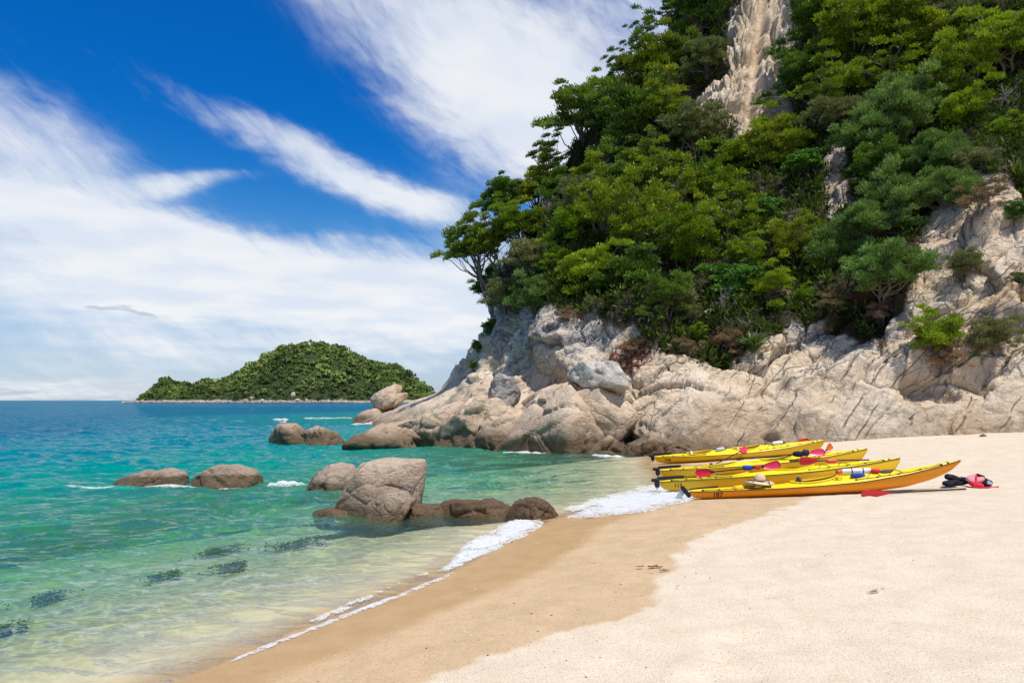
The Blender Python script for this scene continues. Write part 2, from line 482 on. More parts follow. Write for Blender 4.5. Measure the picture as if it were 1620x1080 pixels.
def water_material():
    m, t, out = material('clear_sea_water')
    p = t.pos(); dep = t.attr('depth')
    s = t.xyz(p)
    flat = t.comb(s[0], s[1], 0.0)
    patch = t.noise(t.scale(flat, (0.02, 0.06, 1)), 1.0, 4, 0.55)
    # caustic net painted into the surface tint, imitating light gathered by ripples
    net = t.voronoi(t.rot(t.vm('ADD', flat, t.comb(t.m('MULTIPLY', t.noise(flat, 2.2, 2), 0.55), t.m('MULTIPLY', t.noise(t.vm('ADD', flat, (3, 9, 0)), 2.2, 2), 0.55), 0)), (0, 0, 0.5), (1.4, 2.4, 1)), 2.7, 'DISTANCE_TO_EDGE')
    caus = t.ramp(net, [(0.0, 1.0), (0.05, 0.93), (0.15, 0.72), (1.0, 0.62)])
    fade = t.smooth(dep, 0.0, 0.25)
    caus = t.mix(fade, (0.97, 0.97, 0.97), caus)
    ex = lambda k: t.m('POWER', 2.718, t.m('MULTIPLY', dep, -k))
    tint = t.new('ShaderNodeCombineColor')
    t.l.new(ex(0.62), tint.inputs[0]); t.l.new(ex(0.05), tint.inputs[1]); t.l.new(ex(0.20), tint.inputs[2])
    tr = t.new('ShaderNodeBsdfTransparent')
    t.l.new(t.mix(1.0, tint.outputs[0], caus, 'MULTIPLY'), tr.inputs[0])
    body = t.ramp(t.m('DIVIDE', dep, 9.0), [(0.0, (0.26, 0.44, 0.15)), (0.07, (0.12, 0.52, 0.23)), (0.2, (0.0, 0.38, 0.30)), (0.42, (0.0, 0.225, 0.26)), (1.0, (0.0, 0.125, 0.205))])
    body = t.mix(t.m('MULTIPLY', t.smooth(patch, 0.35, 0.7), 0.35), body, t.mix(1.0, body, (0.6, 0.8, 0.95), 'MULTIPLY'))
    df = t.new('ShaderNodeBsdfDiffuse'); t.l.new(body, df.inputs[0])
    op = t.m('SUBTRACT', 1.0, t.m('POWER', 2.718, t.m('MULTIPLY', dep, -0.42)))
    mx = t.new('ShaderNodeMixShader'); t.l.new(op, mx.inputs[0]); t.l.new(tr.outputs[0], mx.inputs[1]); t.l.new(df.outputs[0], mx.inputs[2])
    b1 = t.ridged(t.rot(t.vm('ADD', flat, t.vm('MULTIPLY', t.n_color(flat, 1.3), (0.5, 0.5, 0))), (0, 0, -0.3), (1.0, 1.9, 1)), 1.5, 3)
    b2 = t.noise(t.rot(flat, (0, 0, 0.2), (0.35, 0.9, 1)), 0.9, 6, 0.65)
    b3 = t.noise(t.rot(flat, (0, 0, -0.15), (0.06, 0.22, 1)), 1.0, 5, 0.6)
    h = t.m('ADD', t.m('MULTIPLY', b1, 0.30), t.m('ADD', t.m('MULTIPLY', b2, 1.3), t.m('MULTIPLY', b3, 2.0)))
    b4 = t.ridged(t.rot(flat, (0, 0, -0.5), (1.0, 1.6, 1)), 4.2, 3)
    h = t.m('ADD', h, t.m('MULTIPLY', b4, 0.09))
    nb = t.bump(h, 1.0, 0.14)
    gl = t.new('ShaderNodeBsdfGlossy'); gl.inputs['Roughness'].default_value = 0.03
    t.l.new(nb, gl.inputs['Normal']); t.l.new(nb, df.inputs['Normal'])
    fr = t.new('ShaderNodeFresnel'); fr.inputs[0].default_value = 1.33; t.l.new(nb, fr.inputs['Normal'])
    # low-sky glints painted as ripple noise into reflection strength, and wind lanes far out
    wrp = t.vm('ADD', flat, t.vm('MULTIPLY', t.n_color(flat, 0.6), (1.2, 1.2, 0)))
    fa = t.noise(t.rot(wrp, (0, 0, 0.25), (1.0, 1.35, 1)), 0.55, 6, 0.78)
    fb = t.ridged(t.rot(wrp, (0, 0, -0.2), (0.8, 1.7, 1)), 0.9, 4)
    fc = t.ridged(t.rot(t.vm('ADD', flat, t.vm('MULTIPLY', t.n_color(flat, 1.6), (0.5, 0.5, 0))), (0, 0, 0.22), (0.55, 1.7, 1)), 1.7, 3)
    near = t.m('MULTIPLY', t.smooth(fc, 1.05, 1.6), t.m('SUBTRACT', 1.0, t.smooth(dep, 0.6, 1.8)))
    lane = t.smooth(t.noise(t.scale(flat, (0.006, 0.03, 1)), 1.0, 3, 0.5), 0.55, 0.72)
    cre = t.m('MAXIMUM', t.m('MULTIPLY', near, 2.4), t.m('MAXIMUM', t.m('MULTIPLY', t.smooth(fa, 0.51, 0.66), 1.0), t.m('MULTIPLY', t.smooth(fb, 0.95, 1.6), 0.8)))
    spec = t.m('ADD', 0.07, t.m('ADD', t.m('MULTIPLY', cre, t.m('SUBTRACT', 1.0, t.m('MULTIPLY', t.smooth(dep, 4.0, 8.5), 0.65))), t.m('MULTIPLY', lane, 0.32)))
    spec = t.m('MULTIPLY', spec, t.m('ADD', 0.25, t.m('MULTIPLY', t.smooth(dep, 0.0, 0.3), 0.75)))
    f = t.m('MINIMUM', t.m('MULTIPLY', fr.outputs[0], spec), 0.36)
    m2 = t.new('ShaderNodeMixShader'); t.l.new(f, m2.inputs[0]); t.l.new(mx.outputs[0], m2.inputs[1]); t.l.new(gl.outputs[0], m2.inputs[2])
    t.l.new(m2.outputs[0], out)
    return m
V, F, A = build_sea()
tag(link('sea', mesh_np('sea', V, F, [water_material()], True, A)), 'clear green to turquoise sea with small ripples', kind='structure')

# ------------------------------------------------------------------ rock
def rock_material(name, cols, grey=0.35, tide=(0.15, 0.75), orange=0.3, barn=0.0, scale=1.0, use_attr=False, con=1.0):
    m, t, out = material(name)
    p = t.pos(); z = t.xyz(p)[2]
    n1 = t.noise(p, 0.55 * scale, 8, 0.62, 0.4); n2 = t.noise(t.rot(p, (0.3, 0.6, 0.2), (1, 1, 2.6)), 0.9 * scale, 8, 0.6, 0.6)
    n3 = t.noise(p, 6.0 * scale, 6, 0.7); n4 = t.noise(p, 28 * scale, 4, 0.65)
    c = t.ramp(n1, [(0.28, cols[0]), (0.5, cols[1]), (0.72, cols[2])])
    gm = t.m('MULTIPLY', t.smooth(n2, 0.46, 0.66), grey)
    if use_attr:
        gm = t.m('MINIMUM', t.m('ADD', gm, t.m('MULTIPLY', t.attr('grey'), t.smooth(n2, 0.36, 0.56))), 0.95)
    gcol = t.mix(t.smooth(n3, 0.35, 0.65), (0.22, 0.21, 0.21), (0.42, 0.40, 0.39))
    c = t.mix(gm, c, gcol)
    om = t.m('MULTIPLY', t.smooth(t.noise(t.scale(p, (1, 1, 0.45)), 1.1 * scale, 6, 0.65, 0.5), 0.56, 0.74), orange)
    if use_attr: om = t.m('MINIMUM', t.m('ADD', om, t.m('MULTIPLY', t.attr('stain'), t.smooth(n2, 0.3, 0.6))), 0.9)
    c = t.mix(om, c, (0.56, 0.34, 0.155))
    c = t.mix(1.0, c, t.ramp(n3, [(0.25, (0.80, 0.79, 0.78)), (0.48, (1, 1, 1)), (0.75, (1.14, 1.12, 1.10))]), 'MULTIPLY')
    c = t.mix(1.0, c, t.ramp(n4, [(0.25, (1 - .26 * con, 1 - .28 * con, 1 - .30 * con)), (0.46, (1, 1, 1)), (0.75, (1 + .16 * con,) * 3)]), 'MULTIPLY')
    n5 = t.noise(p, 11 * scale, 3, 0.6); n6 = t.noise(t.scale(p, (3.2, 3.2, 0.35)), 1.0 * scale, 5, 0.65)
    c = t.mix(t.m('MULTIPLY', t.smooth(n5, 0.58, 0.70), 0.42), c, (0.17, 0.155, 0.145))
    if use_attr: c = t.mix(t.m('MULTIPLY', t.smooth(n6, 0.56, 0.68), t.m('ADD', 0.10, t.m('MULTIPLY', t.attr('grey'), 0.55))), c, (0.13, 0.125, 0.13))
    # weed and wet stone between the tide marks
    zz = t.m('ADD', z, t.m('MULTIPLY', t.m('SUBTRACT', n1, 0.5), 0.9 if barn == 0 else 0.3))
    mid = t.m('SUBTRACT', 1.0, t.smooth(zz, tide[1] + 0.1, tide[1] + 1.5 * (tide[1] - tide[0]) + 0.3))
    c = t.mix(t.m('MULTIPLY', mid, 0.75), c, t.mix(1.0, c, (0.66, 0.63, 0.61), 'MULTIPLY'))
    tm = t.m('SUBTRACT', 1.0, t.smooth(zz, tide[0], tide[1]))
    c = t.mix(t.m('MULTIPLY', tm, 0.88), c, t.mix(n3, (0.085, 0.052, 0.03), (0.23, 0.15, 0.08)))
    # hairline cracks and bedding
    wv = t.vm('ADD', p, t.vm('MULTIPLY', t.n_color(p, 0.8 * scale), (0.9 / scale,) * 3))
    wq = t.xyz(wv)
    bed = t.comb(t.m('ADD', t.m('MULTIPLY', wq[0], 0.42), t.m('MULTIPLY', wq[2], 0.43)), wq[1], t.m('SUBTRACT', t.m('MULTIPLY', wq[0], 1.05), t.m('MULTIPLY', wq[2], 1.0)))
    k1 = t.voronoi(bed, 0.62 * scale, 'DISTANCE_TO_EDGE')
    k2 = t.voronoi(bed, 1.9 * scale, 'DISTANCE_TO_EDGE')
    brk = t.smooth(n2, 0.40, 0.58)
    c1 = t.m('MULTIPLY', t.m('SUBTRACT', 1.0, t.smooth(k1, 0.0, 0.035)), t.m('MULTIPLY', t.smooth(t.noise(p, 0.5 * scale, 3), 0.42, 0.60), 1.0 if use_attr else 0.55))
    c2 = t.m('MULTIPLY', t.m('SUBTRACT', 1.0, t.smooth(k2, 0.0, 0.06)), t.m('MULTIPLY', brk, 0.65 if use_attr else 0.22))
    if use_attr:
        c1 = t.m('MULTIPLY', c1, t.attr('crackle')); c2 = t.m('MULTIPLY', c2, t.attr('crackle'))
    ck = t.m('MAXIMUM', c1, c2)
    if use_attr:
        s_ = t.xyz(t.vm('ADD', p, t.vm('MULTIPLY', t.n_color(p, 0.45), (0.5, 0.5, 0.5))))
        jn = t.m('SUBTRACT', t.m('MULTIPLY', s_[0], 0.76), t.m('MULTIPLY', s_[2], 0.72))
        vj = t.new('ShaderNodeTexVoronoi', feature='DISTANCE_TO_EDGE', voronoi_dimensions='1D')
        t.l.new(jn, vj.inputs['W']); vj.inputs['Scale'].default_value = 1.25
        gate = t.smooth(t.noise(p, 0.8, 3), 0.42, 0.56)
        cj = t.m('MULTIPLY', t.m('MULTIPLY', t.m('SUBTRACT', 1.0, t.smooth(vj.outputs['Distance'], 0.0, 0.05)), gate), t.attr('joint'))
        ck = t.m('MAXIMUM', ck, cj)
    c = t.mix(t.m('MULTIPLY', ck, 0.62), c, (0.09, 0.07, 0.055))
    med = t.noise(t.rot(p, (0.5, 0.2, 0.9), (1, 1, 1.8)), 2.2 * scale, 7, 0.68, 0.3)
    h = t.m('ADD', t.m('MULTIPLY', n3, 1.0), t.m('MULTIPLY', n4, 0.35))
    h = t.m('ADD', h, t.m('SUBTRACT', t.m('MULTIPLY', med, 2.0), t.m('MULTIPLY', ck, 1.3)))
    if barn > 0:
        v = t.voronoi(p, 42); bm = t.m('MULTIPLY', t.smooth(v, 0.30, 0.18), t.smooth(n3, 0.45, 0.6))
        bz = t.m('SUBTRACT', 1.0, t.smooth(zz, tide[0], tide[1] + 0.1))
        bm = t.m('MULTIPLY', bm, t.m('MULTIPLY', bz, barn))
        c = t.mix(bm, c, (0.48, 0.38, 0.20)); h = t.m('ADD', h, t.m('MULTIPLY', bm, 0.6))
    if use_attr:
        soil = t.mix(n3, (0.022, 0.018, 0.011), (0.075, 0.055, 0.03))
        c = t.mix(t.m('MULTIPLY', t.attr('veg'), t.smooth(n2, 0.2, 0.42)), c, soil)
        rd = t.m('MULTIPLY', t.attr('red'), t.smooth(n3, 0.4, 0.5)); c = t.mix(rd, c, (0.16, 0.06, 0.035))
    nb = t.bump(h, 0.8, 0.11 / scale)
    principled(t, out, c, 0.88, nb, 0.2)
    return m

PALE = [(0.55, 0.40, 0.255), (0.69, 0.55, 0.39), (0.77, 0.66, 0.51)]
SLAB = [(0.50, 0.37, 0.255), (0.62, 0.475, 0.335), (0.71, 0.565, 0.42)]
TAN = [(0.43, 0.325, 0.235), (0.52, 0.40, 0.295), (0.60, 0.48, 0.37)]
M_CLIFF = rock_material('cliff_granite', PALE, 0.22, (0.05, 0.75), 0.50, 0.0, 0.8, True)
M_SLAB = rock_material('shore_granite', SLAB, 0.16, (0.42, 0.85), 0.40, 0.0, 1.0)
M_BOULDER = rock_material('bay_boulder_granite', TAN, 0.12, (0.06, 0.30), 0.15, 0.9, 1.3, con=1.5)
M_LOWROCK = rock_material('barnacled_rock', [(0.15, 0.095, 0.055), (0.20, 0.13, 0.08), (0.26, 0.175, 0.11)], 0.2, (0.0, 0.25), 0.2, 0.9, 1.3, con=2.2)
M_TIDEROCK = rock_material('half_tide_rock', TAN, 0.12, (0.20, 0.29), 0.2, 0.7, 1.2, con=1.7)
M_PALEROCK = rock_material('pale_lichen_rock', [(0.50, 0.45, 0.38), (0.60, 0.54, 0.46), (0.68, 0.63, 0.55)], 0.5, (-3, -2), 0.45, 0, 1.4)
M_GREYROCK = rock_material('grey_cracked_rock', [(0.30, 0.27, 0.24), (0.40, 0.36, 0.32), (0.48, 0.43, 0.38)], 0.9, (-3, -2), 0.1, 0, 1.4)

# control sections of the headland: photograph pixel and depth, foot to top
SEC = [
 [(640,672,118),(645,660,115),(700,640,112),(760,608,110),(800,560,108),(830,500,106),(850,440,106),(870,380,106),(930,300,108),(1000,190,110),(1090,70,112),(1150,-60,114)],
 [(545,684,71),(572,666,71),(636,644,69),(700,616,67),(752,564,64),(786,505,61),(803,452,60),(826,395,61),(870,310,64),(945,205,69),(1060,70,74),(1120,-80,78)],
 [(650,700,46),(664,683,46),(705,648,46),(750,608,47),(782,555,48),(808,500,49),(828,440,51),(858,370,54),(930,285,58),(1000,195,62),(1080,90,67),(1150,-70,72)],
 [(780,722,33.5),(792,702,34),(815,655,35),(833,600,36),(848,550,37),(860,490,39),(880,430,42),(910,360,46),(975,280,51),(1045,190,56),(1115,90,61),(1180,-70,66)],
 [(880,730,29.6),(890,716,30),(908,668,31),(920,612,32),(928,560,33.5),(936,500,35.5),(950,440,39),(980,370,43),(1035,290,48.5),(1090,195,54),(1140,95,58),(1195,-75,63)],
 [(985,735,27),(992,716,27.6),(1003,665,29),(1010,610,30),(1015,560,31.5),(1020,500,33.5),(1030,440,37),(1052,370,41),(1090,290,47),(1130,215,51.5),(1158,100,55.5),(1200,-80,62)],
 [(1085,735,26),(1092,712,26.6),(1102,660,27.6),(1110,605,28.6),(1116,550,30.4),(1124,490,33),(1134,430,36),(1155,360,40),(1180,290,46),(1205,215,50.5),(1225,100,54.5),(1250,-80,61)],
 [(1200,725,26.4),(1205,701,27),(1215,655,28),(1225,600,29.2),(1234,540,30.8),(1244,480,32.5),(1256,415,35),(1272,345,38),(1284,275,42),(1292,195,46.5),(1302,100,50.5),(1320,-80,56)],
 [(1300,722,25.8),(1304,696,26.2),(1312,645,27),(1318,590,28),(1325,530,29.3),(1333,470,31),(1345,402,33),(1358,332,36),(1368,262,40),(1376,182,44),(1386,90,48),(1400,-80,53.5)],
 [(1395,715,25.1),(1400,691,25.4),(1406,640,26.1),(1411,585,27),(1416,525,28),(1422,465,29.3),(1432,395,31.2),(1444,325,34),(1454,255,38),(1462,175,42),(1472,85,46),(1485,-80,51.5)],
 [(1510,710,24.2),(1513,684,24.5),(1518,630,25.2),(1522,572,26),(1525,510,26.8),(1528,450,27.6),(1534,385,29),(1542,320,31.5),(1550,250,35.2),(1556,165,39),(1562,70,43),(1572,-90,49)],
 [(1620,705,23.2),(1625,678,23.5),(1630,620,24.2),(1632,560,25),(1634,495,25.8),(1636,430,26.6),(1640,360,28),(1645,290,30.5),(1650,215,34),(1655,130,38),(1660,40,42.5),(1670,-110,48)],
 [(1810,715,20.8),(1815,675,21.2),(1822,610,22),(1826,545,22.8),(1830,475,23.7),(1834,405,24.6),(1840,330,26),(1846,255,28.5),(1852,175,32),(1858,80,36),(1864,-20,40),(1875,-170,46)],
 [(2300,745,16),(2310,690,16.5),(2325,600,17.5),(2335,520,18.5),(2345,430,19.5),(2355,330,20.5),(2365,230,22),(2375,130,25),(2385,20,28),(2395,-90,31),(2405,-220,34),(2420,-380,39)],
 [(4000,800,8),(4050,700,8.5),(4100,520,9.5),(4150,350,10.5),(4200,180,11.5),(4250,0,12.5),(4300,-200,14),(4350,-380,16),(4400,-560,18),(4450,-760,20),(4500,-960,22),(4550,-1200,25)],
]

def catmull(C, n, axis):
    """Catmull-Rom interpolation of control points, n points to a segment"""
    C = np.moveaxis(C, axis, 0); K = len(C)
    ext = np.concatenate([2 * C[:1] - C[1:2], C, 2 * C[-1:] - C[-2:-1]])
    out = []
    for i in range(K - 1):
        p0, p1, p2, p3 = ext[i:i + 4]
        for t in np.linspace(0, 1, n, endpoint=False):
            out.append(0.5 * (2 * p1 + (p2 - p0) * t + (2 * p0 - 5 * p1 + 4 * p2 - p3) * t * t + (3 * p1 - p0 - 3 * p2 + p3) * t ** 3))
    out.append(C[-1])
    return np.moveaxis(np.array(out), 0, axis)

VEG_POLY = [(735, 575), (765, 505), (800, 470), (850, 468), (885, 490), (930, 492), (975, 505), (1010, 530), (1060, 560), (1110, 560), (1170, 565), (1200, 545),
            (1250, 510), (1310, 498), (1370, 520), (1425, 490), (1440, 440), (1452, 380), (1480, 335), (1560, 300), (1640, 320), (1900, 300), (2400, 200), (2400, -400), (700, -400), (640, 400)]
SCAR_POLY = [(1085, 165), (1130, 120), (1150, 60), (1170, 15), (1195, -30), (1250, -30), (1252, 60), (1242, 130), (1248, 195), (1165, 222), (1140, 195)]
RED_POLY = [(962, 590), (960, 560), (985, 535), (1025, 530), (1030, 560), (1010, 580)]

def build_cliff():
    C = np.array([[P(*q) for q in s] for s in SEC])
    G = catmull(C, 27, 1); G = catmull(G, 58, 0)
    ns, nr = G.shape[:2]
    du = np.gradient(G, axis=0); dv = np.gradient(G, axis=1)
    N = np.cross(du, dv); N /= np.linalg.norm(N, axis=2, keepdims=True) + 1e-9
    V = G.reshape(-1, 3); N = N.reshape(-1, 3)
    px, py = proj(V)
    # soften the jump of normals: push mostly along the normal, away from the hill
    row = np.tile(np.linspace(0, 1, nr), ns)
    wob_x = px + 14 * fbm(V * 0.35, 3, 2); wob_y = py + 14 * fbm(V * 0.35 + 9, 3, 3)
    veg = in_poly(wob_x, wob_y, VEG_POLY).astype(float)
    scar = in_poly(wob_x, wob_y, SCAR_POLY).astype(float); cleft = in_poly(wob_x, wob_y, [(1302, 230), (1338, 232), (1346, 330), (1308, 340)]).astype(float)
    red = in_poly(wob_x, wob_y, RED_POLY).astype(float)
    def soft(a, k=4):
        A = a.reshape(ns, nr)
        for _ in range(k):
            A = (A + np.roll(A, 1, 0) + np.roll(A, -1, 0) + np.roll(A, 1, 1) + np.roll(A, -1, 1)) / 5
        return A.ravel()
    veg = soft(veg * (1 - cleft), 3); scar_s = soft(scar, 6); red = soft(red, 2)
    veg = veg * (1 - scar_s)
    smooth_slab = sstep(px, 980, 1120) * (1 - sstep(V[:, 2], 1.6, 4.2))          # worn slabs behind the kayaks
    tip = 1 - sstep(px, 690, 760)
    rough = (1 - 0.8 * smooth_slab) * (1 - 0.75 * tip) * (1 - 0.6 * scar_s)
    bu = V[:, 0] * .70 + V[:, 2] * .72; bv = V[:, 0] * .72 - V[:, 2] * .70
    q = np.stack([bu * .62, V[:, 1] * .9, bv * 1.45], 1)
    disp = 0.95 * fbm(V * 0.22, 4, 21) + 0.4 * fbm(V * 0.8, 3, 27) * (0.35 + 0.65 * rough)
    f1, f2, rn, vec = worley(q * 0.36 + 0.25 * np.stack([fbm(V * 0.5, 2, 61), fbm(V * 0.5, 2, 62), fbm(V * 0.5, 2, 63)], 1), 5)
    tilt = (rn - 0.5) * 1.1
    disp += rough * (0.85 * (vec * tilt).sum(1) / 0.36 * 0.6 + 0.65 * (rn[:, 0] - 0.5))
    disp -= rough * 0.30 * np.exp(-((f2 - f1) / 0.045) ** 2)
    g1, g2, rn2, vec2 = worley(q * 1.05 + 0.3 * fbm(V * 1.1, 2, 66)[:, None], 15)
    disp += rough * (0.20 * (vec2 * (rn2 - 0.5) * 2).sum(1) + 0.17 * (rn2[:, 1] - 0.5)) - rough * 0.12 * np.exp(-((g2 - g1) / 0.06) ** 2)
    # slanting joints across the slabs at the right
    right = sstep(px, 1090, 1200) * (1 - sstep(V[:, 2], 4.2, 6.0))
    s = V[:, 0] * 0.76 - V[:, 2] * 0.72 + 0.35 * fbm(V * 0.5, 3, 81)
    rng = np.random.RandomState(3); pos = 4.0
    while pos < 24:
        w = rng.uniform(0.02, 0.05); dpt = rng.uniform(0.06, 0.22); k = fbm(V * 0.7 + pos, 2, 82)
        gate = sstep(k, -0.25, 0.1)
        a = s - pos
        disp -= right * gate * dpt * np.exp(-(a / w) ** 2)
        disp += right * gate * 0.22 * dpt * np.where(a > 0, np.exp(-a / 0.6), 0) * 2
        pos += rng.uniform(0.35, 1.15)
    disp += 0.16 * (0.35 - np.abs(fbm(np.stack([bu * .8, V[:, 1] * 1.3, bv * 1.9], 1), 4, 55))) * (1 - 0.45 * smooth_slab)
    disp += 0.045 * fbm(V * 3.2, 4, 91) + 0.02 * fbm(V * 9, 3, 93)
    # honeycombed hollows in the bare scar high up
    hx = V * np.array((0.85, 0.30, 1.35)); hw = np.stack([fbm(V * 0.9, 2, 95), fbm(V * 0.9, 2, 96), fbm(V * 0.9, 2, 97)], 1)
    t1, t2, rt, _ = worley(hx + 0.45 * hw, 33)
    t3, t4, rt2, _ = worley(hx * 2.1 + 0.4 * hw, 37)
    hole = sstep(t2 - t1, .08, .42) * (rt[:, 0] > 0.3) * 0.85 + sstep(t4 - t3, .08, .40) * (rt2[:, 0] > 0.35) * 0.30
    chute = np.exp(-((px - (1195 - (py - 100) * 0.12)) / 9) ** 2)
    disp -= scar_s * (1.0 * hole * (1 - chute) + 0.9 * chute)
    # undercut hollows above the slabs
    for (hx_, hy_, hw_, hh_, hd_) in ((862, 608, 34, 38, 2.2), (838, 600, 16, 30, 1.2), (1455, 605, 40, 14, 0.9), (1230, 600, 16, 22, 0.7), (930, 520, 30, 26, 1.0), (1220, 692, 13, 5, 0.5), (1130, 545, 40, 20, 0.9), (1500, 620, 20, 10, .6)):
        disp -= hd_ * np.exp(-((px - hx_) / hw_) ** 2 - ((py - hy_) / hh_) ** 2)
    for (hx_, hy_, hw_, hh_, hd_) in ((1270, 655, 60, 30, 0.5), (1560, 340, 70, 50, 0.8), (1150, 640, 50, 30, .5)):
        disp += hd_ * np.exp(-((px - hx_) / hw_) ** 2 - ((py - hy_) / hh_) ** 2)
    far = np.clip(V[:, 1] / 40, 0.6, 1.6)
    disp *= np.where(row < 0.02, 0.5, 1.0) * far ** 0.5 * (1 - 0.6 * tip * (1 - sstep(px, 690, 720) * 0))
    W = V - N * (-disp)[:, None]
    grey = np.clip(0.75 * sstep(py, 560, 520) * (px < 1420) + 0.5 * np.exp(-((px - 820) / 50) ** 2 - ((py - 530) / 45) ** 2) + 0.55 * np.exp(-((px - 910) / 30) ** 2 - ((py - 530) / 40) ** 2), 0, 1) * (1 - 0.95 * scar_s)
    stain = np.clip(0.8 * np.exp(-((px - 1590) / 60) ** 2 - ((py - 465) / 16) ** 2) + 0.7 * np.exp(-((px - 1325) / 14) ** 2 - ((py - 285) / 45) ** 2)
                    + 0.6 * np.exp(-((px - 860) / 40) ** 2 - ((py - 600) / 25) ** 2) + 0.55 * np.exp(-((px - 1470) / 50) ** 2 - ((py - 612) / 16) ** 2) + 0.12 * scar_s * chute + 0.3 * sstep(py, 640, 690) * (px > 1480), 0, 1)
    crackle = np.clip(1 - .75 * smooth_slab - .4 * tip, .1, 1) * (1 - .6 * scar_s)
    joint = sstep(px, 1090, 1200) * (1 - sstep(V[:, 2], 4.0, 6.5))
    A = {'crackle': crackle, 'joint': joint, 'veg': np.clip(veg, 0, 1), 'scar': scar_s, 'grey': grey, 'stain': stain, 'red': red}
    idx = np.arange(ns * nr).reshape(ns, nr)
    F = np.stack([idx[:-1, :-1], idx[1:, :-1], idx[1:, 1:], idx[:-1, 1:]], -1).reshape(-1, 4)
    return W, F, A
CV, CF, CA = build_cliff()
cliff_me = mesh_np('cliff', CV, CF, [M_CLIFF], True, CA)
tag(link('cliff', cliff_me), 'steep granite headland with pale bare rock below and bush above', kind='structure')
CLIFF_BVH = BVHTree.FromPolygons([tuple(v) for v in CV.tolist()], CF.tolist())

def on_cliff(px, py):
    o = Vector((0, 0, CAM_H)); d = Vector(P(px, py, 1.0)) - o
    h = CLIFF_BVH.ray_cast(o, d.normalized(), 300)
    return (h[0], h[1]) if h[0] is not None else (None, None)

# ------------------------------------------------------------------ boulders
_ico = {}
def ico(sub):
    if sub not in _ico:
        bm = bmesh.new(); bmesh.ops.create_icosphere(bm, subdivisions=sub, radius=1)
        bm.verts.ensure_lookup_table()
        _ico[sub] = (np.array([v.co[:] for v in bm.verts]), np.array([[v.index for v in f.verts] for f in bm.faces]))
        bm.free()
    return _ico[sub]

def convex_outline(pts):
    pts = sorted(set(map(tuple, pts)))
    def half(it):
        h = []
        for p in it:
            while len(h) > 1 and (h[-1][0] - h[-2][0]) * (p[1] - h[-2][1]) - (h[-1][1] - h[-2][1]) * (p[0] - h[-2][0]) <= 0: h.pop()
            h.append(p)
        return h
    a = half(pts); b = half(reversed(pts))
    return a[:-1] + b[:-1]

def boulder(name, outline, d, thick, mat, label, seed=0, sub=5, p=14, sink=14, rough=0.06, crack=0.05, cell=1.6, group=None, cat='rock', tiltf=0.35, dents=()):
    rng = np.random.RandomState(seed + 100)
    ys = [q[1] for q in outline]; ym = max(ys)
    o2 = [(x, y + sink if y > ym - 9 else y) for x, y in outline]
    W = np.array([P(x, y, d) for x, y in o2])
    cen = np.array([(W[:, 0].min() + W[:, 0].max()) / 2, d, (W[:, 2].min() + W[:, 2].max()) / 2])
    poly = convex_outline([(w[0] - cen[0], w[2] - cen[2]) for w in W])
    c2 = np.mean(poly, axis=0)
    planes = []
    for (a, b) in zip(poly, poly[1:] + poly[:1]):
        e = np.array(b) - np.array(a); L = np.hypot(*e)
        if L < 1e-3: continue
        n = np.array((e[1], -e[0])) / L
        k = n @ (np.array(a) - c2)
        if k <= 0.01: continue
        ty = rng.uniform(-tiltf, tiltf * 0.6)
        nn = np.array((n[0], ty, n[1])); s = np.linalg.norm(nn)
        planes.append((nn / s, k / s * (1 + 0.25 * abs(ty))))
    for _ in range(6):
        nn = np.array((rng.uniform(-1.0, 1.0), -1, rng.uniform(-.1, 1.0))); nn /= np.linalg.norm(nn)
        planes.append((nn, thick * rng.uniform(.75, 1.0)))
    for _ in range(3):
        nn = np.array((rng.uniform(-.6, .6), 1, rng.uniform(-.2, .6))); nn /= np.linalg.norm(nn)
        planes.append((nn, thick * rng.uniform(.8, 1.1)))
    S, F = ico(sub)
    acc = 0
    for nn, k in planes:
        acc = acc + np.maximum(S @ nn / (k * 1.0), 1e-6) ** p
    V = S * (acc ** (-1.0 / p))[:, None]
    V = V + np.array((c2[0], 0, c2[1]))
    Wd = V + cen
    size = np.ptp(W[:, 0]); sc = cell / size * 1.6
    f1, f2, rn, vec = worley(Wd * sc + 0.2 * fbm(Wd * sc, 2, seed)[:, None] + seed, seed + 3)
    dis = rough * size * (fbm(Wd * 2.2 / size, 4, seed + 7) * 1.0 + 0.5 * fbm(Wd * 7 / size, 4, seed + 8))
    dis += crack * size * ((vec * (rn - .5)).sum(1) * 1.0 + 0.45 * (rn[:, 0] - .5)) - crack * size * 0.45 * np.exp(-((f2 - f1) / 0.05) ** 2)
    dis += 0.10 * rough * size * fbm(Wd * 26 / size, 3, seed + 5)
    for (dx, dy, dr, dd) in dents:
        qx, qy = proj(Wd)
        dis -= dd * np.exp(-(((qx - dx) ** 2 + (qy - dy) ** 2) / dr ** 2)) 
    V = V + S * dis[:, None]
    me = mesh_np(name, V, F, [mat], True)
    o = link(name, me, loc=cen)
    return tag(o, label, cat, group)

B = boulder
